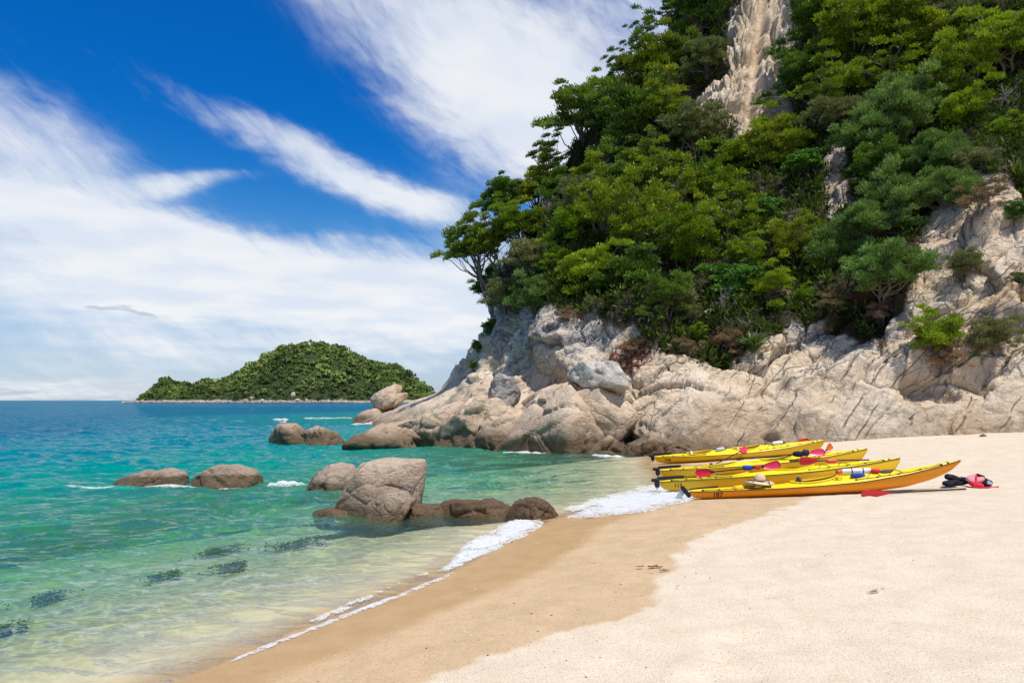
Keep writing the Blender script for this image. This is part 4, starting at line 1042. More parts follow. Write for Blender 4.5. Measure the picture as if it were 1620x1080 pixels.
PLANTS = [
 # seaward skyline, from the lowest up
 ('darktall', 752, 396, 36, 'lowest dark tree leaning farthest out over the sea'),
 ('dark', 776, 448, 30, 'drooping dark tree under the one leaning farthest out'),
 ('kan', 770, 378, 36, 'yellow-green tree just right of the farthest leaning tree'),
 ('darktall', 790, 318, 32, 'dark tree on the lower skyline above the farthest leaning tree'),
 ('dry', 796, 297, 18, 'purple-brown dead patch on the lower skyline'),
 ('kan', 818, 355, 38, 'yellow-green tree inland of the dead patch on the lower skyline'),
 ('twig', 846, 345, 38, 'bare bleached branches showing among the lower skyline trees'),
 ('twig', 800, 400, 34, 'bare crossing limbs behind the farthest leaning tree'),
 ('olive', 845, 400, 36, 'olive shrub below the bare bleached branches'),
 ('olive', 800, 470, 30, 'grey-green shrub on the rock rim below the drooping dark tree'),
 ('gorse', 848, 470, 32, 'gorse bush hanging above the grey rock buttress'),
 ('dark', 776, 520, 16, 'small dark bush on the bare ridge edge, highest of the pair'),
 ('dark', 756, 548, 11, 'small dark bush on the bare ridge edge, lowest of the pair'),
 ('bright', 748, 580, 8, 'tiny green tuft in a crack of the pale ridge'),
 ('airy', 868, 250, 32, 'upright dark tree on the skyline below the umbrella tree'),
 ('kan', 845, 300, 36, 'yellow-green tree below the upright dark skyline tree'),
 ('dark', 880, 300, 30, 'dark tree in the hollow beneath the umbrella tree'),
 ('darktall', 925, 192, 46, 'tall umbrella-shaped tree on the skyline with a bare trunk'),
 ('olive', 915, 320, 36, 'grey-green shrub at the foot of the umbrella tree trunk'),
 ('bright', 940, 280, 30, 'bright green shrub beside the bare trunk of the umbrella tree'),
 ('kan', 962, 150, 36, 'yellow-green tree on the skyline just above the umbrella tree'),
 ('dark', 1002, 208, 50, 'dense dark tree inland of the umbrella tree'),
 ('airy', 982, 105, 25, 'small dark tree standing out on the upper skyline'),
 ('kan', 1030, 118, 40, 'yellow-green tree on the upper skyline left of the bare scar'),
 ('airy', 1022, 68, 28, 'open airy tree on the upper skyline, lower of two'),
 ('airy', 1072, 25, 40, 'open airy tree on the upper skyline near the top edge'),
 ('dark', 1122, 28, 46, 'dark tree at the top edge beside the bare scar'),
 ('olive', 1120, 92, 36, 'grey-green tree left of the upper part of the bare scar'),
 ('dark', 1075, 100, 36, 'dark tree between the airy skyline trees and the bare scar'),
 ('kan', 1050, 170, 40, 'yellow-green tree left of the middle of the bare scar'),
 ('olive', 1095, 215, 42, 'grey-green tree at the lower left corner of the bare scar'),
 ('kan', 1040, 262, 42, 'spreading tree below the dense dark tree inland of the umbrella tree'),
 ('dark', 985, 285, 36, 'dark tree in the middle of the seaward slope'),
 # middle slope
 ('kan', 955, 345, 46, 'wide yellow-green tree in the middle of the seaward slope'),
 ('bright', 900, 355, 30, 'bright shrub on the seaward slope beside the grey-green shrubs'),
 ('bright', 935, 428, 46, 'bright yellow-green spreading tree overhanging the pale rocks'),
 ('bright', 885, 418, 28, 'smaller bright shrub left of the overhanging spreading tree'),
 ('dark', 1000, 430, 42, 'dark tree right of the bright overhanging tree'),
 ('kan', 1010, 372, 48, 'wide layered tree in the centre of the slope'),
 ('kan', 1068, 330, 50, 'broad yellow-green tree under the grey-green tree at the scar corner'),
 ('kan', 1120, 290, 44, 'layered tree directly beneath the bare scar'),
 ('bright', 1170, 240, 34, 'bright tree at the foot of the bare scar'),
 ('kan', 1095, 395, 48, 'layered tree low in the centre of the slope'),
 ('kan', 1150, 345, 46, 'layered tree left of the dark hollow in mid slope'),
 ('kan', 1225, 240, 44, 'yellow-green tree right of the foot of the bare scar'),
 ('broad', 1165, 445, 40, 'glossy dark green shrub in the shady hollow above the flax'),
 ('broad', 1200, 330, 34, 'glossy shrub in the deep hollow of mid slope'),
 ('dark', 1050, 470, 36, 'dark tree over the shaded rock below the layered trees'),
 ('olive', 1075, 485, 28, 'yellowish scrub bush on the rim of the shaded rock'),
 ('bright', 1108, 528, 15, 'small fresh green bush low on the rim above the white rock'),
 ('twig', 1165, 480, 34, 'grey bare shrub left of the flax clump'),
 ('flax', 1192, 532, 30, 'flax clump at the foot of the shady hollow'),
 ('bright', 1180, 405, 32, 'bright yellow-green tree above the grey bare shrub'),
 ('bright', 1215, 455, 28, 'lower bright yellow-green tree above the flax clump'),
 ('kan', 1255, 390, 36, 'yellow-green tree left of the orange cleft'),
 ('twiggy', 1215, 490, 26, 'twiggy grey shrub between the flax and the gorse'),
 ('bright', 1270, 472, 18, 'small fresh green bush at the left foot of the big gorse'),
 ('dry', 1000, 545, 18, 'brown dead fern mat on the reddish rock'),
 ('dry', 1085, 548, 22, 'brown dead fern mat under the small fresh green bush'),
 ('dry', 900, 500, 16, 'brown dead fern tuft below the bright overhanging tree'),
 ('dry', 1150, 545, 24, 'brown dead fern mat left of the flax roots'),
 # right hand slope
 ('dark', 1290, 42, 52, 'tall dark tree at the top edge right of the bare scar'),
 ('kan', 1350, 60, 52, 'dark olive layered tree at the top edge, second right of the scar'),
 ('kan', 1415, 40, 50, 'layered tree at the top edge in the middle of the right slope'),
 ('kan', 1400, 110, 50, 'layered tree below the top edge in the middle of the right slope'),
 ('dark', 1265, 130, 42, 'dark tree hanging over the right side of the bare scar'),
 ('kan', 1310, 130, 44, 'yellow-green tree right of the dark one that hangs over the scar'),
 ('kan', 1475, 55, 46, 'yellow-green tree at the top edge left of the far right bushes'),
 ('olive', 1530, 20, 40, 'pale dry-looking bush at the top edge far right'),
 ('bright', 1535, 105, 46, 'bright green tree on the upper right slope'),
 ('bright', 1595, 60, 46, 'bright green bush in the top right corner'),
 ('gorse', 1420, 165, 54, 'large grey-green gorse in the middle of the right slope'),
 ('olive', 1322, 185, 40, 'pale olive shrub right of the bare scar'),
 ('gorse', 1385, 215, 48, 'gorse bush below the pale olive shrub'),
 ('kan', 1490, 165, 44, 'yellow-green tree right of the large grey-green gorse'),
 ('bright', 1525, 185, 38, 'fresh green tree above the strap-leaved bank'),
 ('broad', 1272, 258, 28, 'dark glossy shrub above the orange cleft'),
 ('dark', 1400, 275, 38, 'dark bush in the shadow under the gorse'),
 ('gorse', 1480, 250, 46, 'gorse bush right of the shadowed hollow'),
 ('gorse', 1430, 315, 50, 'large gorse bush hanging over the pale cliff, upper one'),
 ('gorse', 1380, 345, 42, 'gorse bush right of the orange cleft'),
 ('gorse', 1400, 425, 50, 'lowest and brightest gorse bush over the pale cliff'),
 ('gorse', 1335, 400, 42, 'gorse bush left of the lowest gorse over the pale cliff'),
 ('gorse', 1500, 305, 36, 'gorse bush on the rim of the pale rock at the right'),
 ('bright', 1295, 420, 26, 'small yellow-green bush under the orange cleft'),
 ('dry', 1320, 470, 26, 'dry tangle of roots under the lowest gorse bushes'),
 ('dry', 1400, 490, 26, 'dry tangle hanging below the lowest and brightest gorse'),
 ('olive', 1548, 255, 36, 'dry olive scrub at the rim of the right cliff'),
 ('dry', 1560, 315, 30, 'brown dead fern bank over the rock at the right edge'),
 ('twig', 1598, 150, 36, 'bleached bare branches on the upper right slope'),
 ('twiggy', 1575, 200, 34, 'sparse twiggy bush below the bleached bare branches'),
 ('flax', 1612, 270, 32, 'strap-leaved clump at the right edge'),
 ('flax', 1572, 230, 24, 'strap-leaved clump left of the one at the right edge'),
 ('broad', 1610, 330, 22, 'small leafy shrub at the right edge on top of the bare rock'),
 ('bright', 1600, 205, 30, 'bright bush at the right edge above the strap-leaved clump'),
 # bushes rooted in the bare rock
 ('bright', 1478, 532, 38, 'green bush rooted in the bare rock above the dark hollow'),
 ('dry', 1500, 570, 26, 'brown dead skirt under the green bush in the bare rock'),
 ('olive', 1568, 535, 30, 'sparse dry shrub in the bare rock near the right edge'),
 ('olive', 1528, 422, 22, 'sparse shrub in the bare rock under the right rim'),
 ('olive', 1615, 440, 16, 'small olive tuft in a crack at the right edge'),
 ('dry', 1395, 545, 10, 'small brown tuft in the pale slab'),
 ('dry', 1312, 520, 12, 'small straw-coloured tuft on the pale slab rim'),
]
for q in PLANTS: plant(*q)

# low growth that covers the slope between the trees
def build_undergrowth():
    rng = np.random.RandomState(9)
    px, py = proj(CV)
    fc = CV[CF].mean(1); fv = CA['veg'][CF].mean(1)
    e1 = CV[CF[:, 1]] - CV[CF[:, 0]]; e2 = CV[CF[:, 3]] - CV[CF[:, 0]]
    nr = np.cross(e1, e2); ar = np.linalg.norm(nr, axis=1); nr = nr / (ar[:, None] + 1e-9)
    fx, fy = proj(fc)
    w = ar * (fv > .45) * (fx > 640) * (fx < 2100) * (fy > -160) * (fc[:, 1] < 80) * (fc[:, 1] > 10)
    n = 6000
    pick = rng.choice(len(w), n, p=w / w.sum())
    c0 = fc[pick]; n0 = nr[pick]
    flip = np.sign((n0 * (np.array((0, 0, 30)) - c0)).sum(1)); n0 = n0 * flip[:, None]
    Ls, ti = [], []
    for c, nn in zip(c0, n0):
        k = 60; rad = rng.uniform(.3, .75)
        u = unit(rng.normal(size=(k, 3))); 
        pos = c + nn * .15 + np.array((0, 0, .15)) + u * rad * (rng.rand(k) ** .5)[:, None]
        dr = unit(u + nn * .5 + np.array((0, 0, .5)) + rng.normal(size=(k, 3)) * .5); nl = unit(rng.normal(size=(k, 3)) + np.array((0, 0, .8)) + nn * .5)
        s = rng.uniform(.16, .34, k)
        Ls.append(leaves(pos, dr, nl, s, s * .36)); ti.append(np.repeat(np.clip(rng.uniform(.0, .7) + rng.normal(size=k) * .2, 0, 1), 4))
    V, F = join_np(Ls)
    o = link('undergrowth', mesh_np('undergrowth', V, F, [F_UNDER], False, {'tint': np.concatenate(ti)}))
    tag(o, 'dark low undergrowth covering the headland slope between the trees', 'undergrowth', kind='stuff')
build_undergrowth()

# ------------------------------------------------------------------ the island
def build_island():
    D0 = 620.0
    prof = [(216, 637.5), (230, 635), (243, 622), (262, 601), (282, 608), (304, 618), (318, 616), (338, 605), (352, 609), (366, 606), (385, 593), (410, 573), (450, 555), (490, 546), (530, 548), (560, 561), (580, 574), (610, 580), (630, 583), (650, 597), (668, 614), (690, 627), (725, 637)]
    bx = np.array([(p[0] - 810) / FPX * D0 for p in prof]); bz = np.array([(633 - p[1]) / FPX * D0 + CAM_H for p in prof])
    n, mrow = 220, 90
    xs = np.linspace(bx[0] - 2, bx[-1] + 2, n); vs = np.linspace(-1, 1, mrow)
    X, Vv = np.meshgrid(xs, vs)
    H = np.interp(X, bx, bz)
    half = 20 + 45 * sstep(X, bx[0], bx[0] + 90) * (1 - sstep(X, bx[-1] - 60, bx[-1]))
    Y = D0 + Vv * half
    Z = (H - 2.0) * (1 - np.abs(Vv) ** 1.7) + 1.2
    p = np.stack([X.ravel(), Y.ravel(), Z.ravel()], 1)
    Z = Z.ravel() + 2.0 * fbm(p * 0.06, 3, 3) * sstep(Z.ravel(), 2, 10) - 3.5 * (np.abs(Vv.ravel()) > .98)
    V = np.stack([X.ravel(), Y.ravel(), Z], 1)
    m, t, out = material('island_ground')
    z = t.xyz(t.pos())[2]; nn = t.noise(t.pos(), 0.2, 5, 0.65)
    c = t.mix(t.smooth(t.m('ADD', z, t.m('MULTIPLY', nn, 4)), 3.0, 5.0), (0.50, 0.40, 0.31), (0.035, 0.05, 0.015))
    principled(t, out, c, 0.95)
    tag(link('island', mesh_np('island', V, grid_faces(mrow, n), [m], True)), 'wooded island rising from the sea behind the headland', kind='structure')
    rng = np.random.RandomState(21); Ls, ti = [], []
    front = (Vv.ravel() < .25) & (V[:, 2] > 2.6 + 1.5 * fbm(V * .05, 2, 8))
    w = front.astype(float); idx = rng.choice(len(V), 3600, p=w / w.sum())
    for i in idx:
        R = np.clip(rng.lognormal(.55, .5), .8, 5.0) * min(1, 0.5 + V[i, 2] / 22); k = 34
        u = unit(rng.normal(size=(k, 3))); u[:, 2] = np.abs(u[:, 2]) * 1.0 - .12
        c = V[i] + np.array((rng.uniform(-1, 1), rng.uniform(-1, 1), R * .45))
        pos = c + u * R * np.array((1, 1, .85)) * rng.uniform(.75, 1.05, (k, 1))
        nl = unit(u + rng.normal(size=(k, 3)) * .45); dr = unit(np.cross(nl, rng.normal(size=(k, 3))))
        s = R * rng.uniform(.45, .8, k)
        Ls.append(leaves(pos, dr, nl, s, s * .7))
        ti.append(np.repeat(np.clip(.42 + .55 * float(fbm(V[i:i+1] * .045, 2, 77)[0]) + rng.normal() * .15 + rng.normal(size=k) * .12, 0, 1), 4))
    Vl, Fl = join_np(Ls)
    tag(link('island_forest', mesh_np('island_forest', Vl, Fl, [F_ISLE], False, {'tint': np.concatenate(ti)})), 'dense dark and mid green forest covering the island', 'forest', kind='stuff')
    # boulders along its shore
    S_, F_ = ico(2); parts = []
    xs = rng.uniform(bx[0] + 1, bx[-1], 620)
    for x in xs:
        hf = np.interp(x, xs * 0 + x, [0] * len(xs)) if False else 0
        half_ = 20 + 45 * float(sstep(np.array([x]), bx[0], bx[0] + 90)[0] * (1 - sstep(np.array([x]), bx[-1] - 60, bx[-1]))[0])
        s = rng.uniform(.4, 1.2) * (2.0 if rng.rand() < .06 else 1)
        y = D0 - half_ * rng.uniform(.955, 1.03)
        vv = abs((y - D0) / half_); hz = max(0.0, (np.interp(x, bx, bz) - 2) * (1 - min(vv, 1) ** 1.7)) + .3
        Q = S_ * (1 + .35 * fbm(S_ * 1.7 + rng.uniform(0, 99), 2, 5))[:, None] * s * np.array((rng.uniform(.8, 1.6), 1, rng.uniform(.6, 1.2)))
        parts.append((Q + np.array((x, y, min(hz, 3.2) * rng.uniform(.4, 1.0))), F_))
    for x, zz, s in ((bx[0] + 0.62 * 260, 7, 2.4), (-180 + 10, 4.5, 2.2), (-178, 6.8, 1.5), (-92, 5, 2.6), (-30, 3, 2.4), (-100, 7.5, 1.6)):
        y = D0 - 60
        Q = S_ * (1 + .35 * fbm(S_ * 1.7 + x, 2, 5))[:, None] * s * np.array((.9, 1, 1.3))
        parts.append((Q + np.array((x, y, zz - 1)), F_))
    Vb, Fb = join_np(parts)
    mk = rock_material('island_shore_granite', [(0.44, 0.34, 0.27), (0.56, 0.46, 0.38), (0.64, 0.56, 0.48)], 0.2, (-1, 0.9), .2, 0, .25)
    tag(link('shore_rocks', mesh_np('shore_rocks', Vb, Fb, [mk], True)), 'pale boulders lining the shore of the island', 'rocks', kind='stuff')
build_island()

# ------------------------------------------------------------------ kayaks and gear
def plastic(name, col, rough=0.32, spec=0.45, var=0.06):
    m, t, out = material(name)
    p = t.objco(); n = t.noise(p, 3.0, 5, 0.6); n2 = t.noise(t.scale(p, (2, 14, 14)), 8, 4, 0.7)
    c = t.mix(t.m('MULTIPLY', t.smooth(n, .4, .7), var * 3), col, tuple(v * .8 for v in col))
    c = t.mix(t.m('MULTIPLY', t.smooth(n2, .62, .75), .18), c, (.62, .55, .42))
    r = t.m('ADD', rough, t.m('MULTIPLY', n2, .22))
    principled(t, out, c, r, t.bump(n2, .08, .01), spec)
    return m
K_YEL = plastic('yellow_deck_plastic', (0.90, 0.68, 0.006))
K_HULL = plastic('shaded_yellow_hull_plastic', (0.80, 0.47, 0.004))  # same yellow as the deck, darkened: the flank's shade is in the colour
K_ORG = plastic('orange_hull_plastic', (0.84, 0.30, 0.004))
K_YOR = plastic('warm_yellow_deck_plastic', (0.92, 0.62, 0.004))
K_BLK = plastic('black_rubber', (0.018, 0.018, 0.022), .5, .3)
K_DARK = plastic('dark_grey_plastic', (0.06, 0.06, 0.065), .5, .3)
K_GRY = plastic('grey_metal_blade', (0.42, 0.47, 0.50), .35, .5)
K_WHT = plastic('white_plastic', (0.78, 0.77, 0.74), .4, .4)
K_RED = plastic('red_blade_plastic', (0.62, 0.012, 0.03), .25, .5)
K_PNK = plastic('pink_red_blade_plastic', (0.80, 0.03, 0.11), .22, .6)
K_ORB = plastic('orange_red_plastic', (0.72, 0.10, 0.02), .3, .5)
K_BLU = plastic('blue_fabric', (0.015, 0.07, 0.42), .6, .2)
K_NAVY = plastic('navy_fabric', (0.012, 0.02, 0.05), .8, .1)
K_PALEBLU = plastic('pale_blue_plastic', (0.45, 0.52, 0.62), .3, .5)
K_STRAW = plastic('straw', (0.62, 0.48, 0.30), .85, .1)
K_JRED = plastic('red_nylon', (0.68, 0.03, 0.06), .7, .2)
K_JPNK = plastic('faded_pink_nylon', (0.66, 0.26, 0.27), .8, .1)
K_JBLK = plastic('black_nylon', (0.016, 0.015, 0.018), .7, .2)
K_INK = plastic('black_print', (0.02, 0.015, 0.01), .6, .2)
K_TUB = plastic('shaded_cockpit_plastic', (0.74, 0.40, 0.01), .5, .3)  # kayak plastic darkened, shade of the cockpit interior put into the colour

def empty(name, M, label, cat, group=None):
    o = bpy.data.objects.new(name, None); COL.objects.link(o); o.matrix_world = M; o.empty_display_size = .2
    return tag(o, label, cat, group)

def mm(name, parts, mat, parent, smooth=True):
    V, F = join_np(parts)
    return link(name, mesh_np(name, V, F, [mat], smooth), parent)

def ellipsoid(c, r, nu=16, nv=10, p=1.0, M=None):
    th = np.linspace(0, 2 * np.pi, nu, endpoint=False); ph = np.linspace(-np.pi / 2, np.pi / 2, nv)
    sg = lambda v: np.sign(v) * np.abs(v) ** p
    T, Ph = np.meshgrid(th, ph)
    V = np.stack([sg(np.cos(Ph)) * sg(np.cos(T)) * r[0], sg(np.cos(Ph)) * sg(np.sin(T)) * r[1], sg(np.sin(Ph)) * r[2]], -1).reshape(-1, 3)
    if M is not None: V = V @ np.array(M).T
    i = np.arange(nu * nv).reshape(nv, nu); j = np.roll(i, -1, 1)
    F = np.stack([i[:-1], j[:-1], j[1:], i[1:]], -1).reshape(-1, 4)
    return V + np.array(c), F

def tube(pts, r, sides=7):
    n = len(pts)
    V, F = tube_np(pts, [r] * n if np.isscalar(r) else r, sides)
    a = len(V); V = np.concatenate([V, [pts[0]], [pts[-1]]])
    F = F.tolist()
    for k in range(sides):
        F.append([k, (k + 1) % sides, a, a]); b = (n - 1) * sides
        F.append([b + (k + 1) % sides, b + k, a + 1, a + 1])
    # degenerate quads become triangles through a tiny split: keep quads by repeating the centre
    F = np.array(F)
    ok = F[:, 2] != F[:, 3]
    return V, F[ok]

def lathe(prof, axis_pts, seg=14):
    """profile (distance along, radius) turned round the line between two points"""
    a, b = np.array(axis_pts[0], float), np.array(axis_pts[1], float)
    d = unit(b - a); u = unit(np.cross(d, (0.2, 0.9, 0.4))); w = np.cross(d, u); L = np.linalg.norm(b - a)
    th = np.linspace(0, 2 * np.pi, seg, endpoint=False)
    V = np.concatenate([a + d * s * L + r * (np.cos(th)[:, None] * u + np.sin(th)[:, None] * w) for s, r in prof])
    n = len(prof); i = np.arange(n * seg).reshape(n, seg); j = np.roll(i, -1, 1)
    return V, np.stack([i[:-1], j[:-1], j[1:], i[1:]], -1).reshape(-1, 4)

def box(c, s, bev=0.25, M=None):
    return ellipsoid(c, np.array(s) / 2, 16, 9, bev, M)

PROFILES = {
 'double': dict(u=[0, .015, .06, .2, .35, .5, .65, .8, .9, .965, 1],
    zk=[.19, .10, .035, .004, 0, 0, 0, .012, .05, .13, .385], zs=[.27, .27, .27, .262, .262, .266, .285, .335, .385, .425, .45],
    b=[.02, .05, .105, .215, .30, .335, .31, .215, .115, .045, .012], hd=[.02, .03, .045, .055, .075, .11, .125, .095, .06, .03, .008]),
 'single': dict(u=[0, .015, .06, .2, .35, .5, .65, .8, .9, .965, 1],
    zk=[.12, .055, .02, .004, 0, 0, .012, .085, .205, .35, .50], zs=[.185, .185, .185, .19, .195, .215, .25, .335, .425, .495, .535],
    b=[.035, .06, .105, .19, .255, .285, .255, .165, .085, .035, .008], hd=[.035, .045, .05, .05, .055, .12, .125, .085, .05, .025, .008]),
}

class Hull:
    def __init__(self, kind, L):
        self.p = PROFILES[kind]; self.L = L
        uu = np.linspace(0, 1, 400); self.tab = {}
        for k in ('zk', 'zs', 'b', 'hd'):
            v = np.interp(uu, self.p['u'], self.p[k])
            w = np.convolve(np.pad(v, 14, mode='edge'), np.hanning(29) / np.hanning(29).sum(), 'valid')
            e = sstep(np.minimum(uu, 1 - uu), 0.0, 0.06); self.tab[k] = v * (1 - e) + w * e
        self.uu = uu
    def g(self, k, u): return np.interp(u, self.uu, self.tab[k])
    def side(self, u, t):                       # half width at height fraction t of the hull
        return self.g('b', u) * (1 - (1 - np.clip(t, 0, 1)) ** 2.3) ** 0.75
    def side_z(self, u, z):
        zk, zs = self.g('zk', u), self.g('zs', u)
        return self.side(u, (z - zk) / (zs - zk))
    def deck(self, u, f):                       # f = y / half width, -1..1
        return self.g('zs', u) + self.g('hd', u) * (1 - np.abs(f) ** 1.7)
    def deck_xyz(self, u, y, dz=0.0):
        b = self.g('b', u); return np.array((u * self.L, y, float(self.deck(u, np.clip(y / b, -1, 1))) + dz))

def text_mesh(body, size):
    cu = bpy.data.curves.new('txt', 'FONT'); cu.body = body; cu.size = size; cu.align_x = 'CENTER'; cu.align_y = 'CENTER'
    cu.resolution_u = 3; cu.offset = size * 0.012
    o = bpy.data.objects.new('txt', cu); COL.objects.link(o)
    dg = bpy.context.evaluated_depsgraph_get(); dg.update()
    me = bpy.data.meshes.new_from_object(o.evaluated_get(dg)); bpy.data.objects.remove(o)
    bm = bmesh.new(); bm.from_mesh(me); bmesh.ops.triangulate(bm, faces=bm.faces)
    for _ in range(2): bmesh.ops.subdivide_edges(bm, edges=[e for e in bm.edges if e.calc_length() > size * .12], cuts=1); bmesh.ops.triangulate(bm, faces=bm.faces)
    bm.to_mesh(me); bm.free()
    return me

def kayak(kind, stern, bow, label, hullmat, deckmat, cockpits, number=None, numh=.1, rudder='stowed', emblem=False, seatmat=None, hatch=(), roll=0.0):
    s = np.array(stern, float); b = np.array(bow, float)
    L = float(np.linalg.norm(b - s)); h = Hull(kind, L)
    d = (b - s)
    x0, x1 = s + d * .22, s + d * .78
    z0, z1 = max(ground_z(x0[0], x0[1]), -.02), ground_z(x1[0], x1[1])
    slope = (z1 - z0) / (0.56 * L)
    dx = np.array((d[0], d[1], 0)); dx = dx / np.linalg.norm(dx); dx = unit(np.array((dx[0], dx[1], slope)))
    up = unit(np.array((0, 0, 1.0)) - dx * dx[2]); dy = np.cross(up, dx)
    org = np.array((s[0], s[1], z0 - slope * .22 * L - .012))
    M = Matrix(((dx[0], dy[0], up[0], org[0]), (dx[1], dy[1], up[1], org[1]), (dx[2], dy[2], up[2], org[2]), (0, 0, 0, 1)))
    M = M @ Matrix.Rotation(roll, 4, 'X')
    root = empty('kayak', M, label, 'kayak', 'sea kayaks drawn up on the beach')
    # hull
    us = np.concatenate([np.linspace(0, .06, 10)[:-1], np.linspace(.06, .94, 70)[:-1], np.linspace(.94, 1, 12)])
    ts = np.linspace(0, 1, 11) ** 1.4
    ys = np.concatenate([-ts[::-1], ts[1:]])
    V = []
    for u in us:
        zk, zs = h.g('zk', u), h.g('zs', u)
        for t in ys: V.append((u * L, np.sign(t) * h.side(u, abs(t)), zk + (zs - zk) * abs(t)))
    nu, nt = len(us), len(ys)
    parts = [(np.array(V), grid_faces(nu, nt)[:, ::-1])]
    link('hull', mesh_np('hull', parts[0][0], parts[0][1], [hullmat], True), root)
    # deck with openings
    fs = np.linspace(-1, 1, 41); us2 = np.concatenate([np.linspace(0, .1, 14)[:-1], np.linspace(.1, .9, 170)[:-1], np.linspace(.9, 1, 16)])
    D = np.array([(u * L, f * h.g('b', u), h.deck(u, f)) for u in us2 for f in fs])
    F = grid_faces(len(us2), 41)
    c = D[F].mean(1)
    keep = np.ones(len(F), bool)
    for (cu, hl, hw) in cockpits:
        keep &= ~((((c[:, 0] - cu * L) / hl) ** 2 + (c[:, 1] / hw) ** 2) < 0.93)
    Vd, Fd, _ = compact(D, F[keep])
    link('deck', mesh_np('deck', Vd, Fd, [deckmat], True), root)
    sl = [[(u * L, sg * (h.g('b', u) + .004), h.g('zs', u)) for u in np.linspace(0.0, 1, 60)] for sg in (-1, 1)]
    for q in sl: mm('seam', [tube(q, .009, 6)], K_BLK, root)
    for (cu, hl, hw) in cockpits:
        th = np.linspace(0, 2 * np.pi, 40, endpoint=False)
        ring = np.array([h.deck_xyz(cu + hl * math.cos(a) / L, hw * math.sin(a)) for a in th])
        rim = np.concatenate([ring, ring[:2]]) + (0, 0, .018)
        prev = [tube_np(rim, [.016] * 42, 6)]
        co = mm('coaming', prev, deckmat if kind == 'double' else K_YOR, root)
        lv = []
        for q, k in ((0, 1.0), (.35, .95), (.8, .88), (1, .6), (1, .0)):
            base = np.array((cu * L, 0, 0))
            rr = ring * np.array((1, 1, 0)); rr = base * (1 - k) + rr * k
            rr[:, 2] = ring[:, 2] * (1 - q) + .06 * q + .01 * (1 - q); lv.append(rr)
        TV = np.concatenate(lv); i = np.arange(200).reshape(5, 40); j = np.roll(i, -1, 1)
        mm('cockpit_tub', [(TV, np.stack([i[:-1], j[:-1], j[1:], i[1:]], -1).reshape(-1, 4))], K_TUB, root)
        sm = seatmat or K_DARK
        sx = cu * L - hl * .55
        mm('seat', [box((sx + .16, 0, .12), (.36, .34, .09), .5), box((sx - .03, 0, .25), (.07, .32, .24), .5)], sm, root)
    for (hu, hl, hw, hm) in hatch:
        z = h.deck_xyz(hu, 0, 0)[2]
        sl_ = (h.deck_xyz(hu + .02, 0)[2] - h.deck_xyz(hu - .02, 0)[2]) / (.04 * L)
        Vh, Fh = ellipsoid((0, 0, 0), (hl, hw, .028), 22, 8)
        Vh[:, 2] += sl_ * Vh[:, 0] - .4 * Vh[:, 1] ** 2
        mm('hatch_cover', [(Vh + (hu * L, 0, z - .002), Fh)], hm, root)
    # deck lines, fittings, elastic
    ln, ft = [], []
    rng = np.random.RandomState(int(L * 1000) % 97)
    for sg in (-1, 1):
        for a, bb in ((.05, .30), (.62, .93)):
            ks = np.linspace(a, bb, 22)
            ln.append(tube([h.deck_xyz(u, sg * h.g('b', u) * .80, .012 + .006 * math.sin(u * 90)) for u in ks], .0055, 5))
            for u in np.linspace(a, bb, 5): ft.append(box(h.deck_xyz(u, sg * h.g('b', u) * .80, .01), (.05, .022, .026), .5))
    for a in ((.16, .22), (.66, .71), (.74, .79)):
        for sg in (-1, 1):
            p0 = h.deck_xyz(a[0], sg * h.g('b', a[0]) * .75, .012); p1 = h.deck_xyz(a[1], -sg * h.g('b', a[1]) * .75, .012)
            ln.append(tube([p0 + (p1 - p0) * q + np.array((0, 0, .06 * math.sin(q * 3.14))) * (h.g('hd', a[0]) / .1) for q in np.linspace(0, 1, 7)], .005, 5))
    tag(mm('deck_lines', ln, K_BLK, root), kind='stuff'); tag(mm('fittings', ft, K_BLK, root), kind='stuff')
    # end toggles
    mm('bow_toggle', [tube([h.deck_xyz(.955, -.05, .02), h.deck_xyz(.955, .05, .02)], .014, 8)], K_BLK, root)
    # rudder
    z = h.g('zs', 0)
    if rudder == 'stowed':
        r = mm('rudder', [box((-.07, 0, z - .02), (.12, .05, .20), .45), box((-.11, 0, z + .05), (.17, .07, .08), .5), tube([(-.08, 0, z - .16), (-.06, 0, z + .05)], .012, 8)], K_BLK, root)
        mm('blade', [box((.24, .0, z + .085), (.62, .02, .075), .35)], K_BLK, r)
    else:
        mm_ = Matrix.Rotation(math.radians(35), 3, 'Y')
        r = mm('rudder', [box((-.085, 0, z + .0), (.09, .05, .27), .45, Matrix.Rotation(math.radians(-34), 3, 'Y')), box((-.02, 0, z - .03), (.09, .04, .05), .5)], K_BLK, root)
        mm('blade', [box((-.235, 0, z - .115), (.115, .014, .44), .3, Matrix.Rotation(math.radians(33), 3, 'Y'))], K_GRY, r)
        mm('rudder_strap', [tube([(.01, 0, z + .045), (.2, 0, z + .06), (.55, 0, z + .075)], .018, 8)], K_BLK, root)
    # number on the flank towards the sea path, flat print following the hull
    if number:
        me = text_mesh(number, numh / .72)
        co = np.zeros(len(me.vertices) * 3, np.float32); me.vertices.foreach_get('co', co); co = co.reshape(-1, 3)
        uc = .075 if kind == 'double' else .105; zc = (h.g('zk', uc) * .4 + h.g('zs', uc) * .6)
        X = uc * L + co[:, 0]; Z = zc + co[:, 1] - .008
        Y = -(np.array([h.side_z(x / L, z_) for x, z_ in zip(X, Z)]) + .006)
        me.vertices.foreach_set('co', np.stack([X, Y, Z], 1).astype(np.float32).ravel()); me.materials.clear(); me.materials.append(K_INK); me.update()
        me.name = 'number'; link('number', me, root)
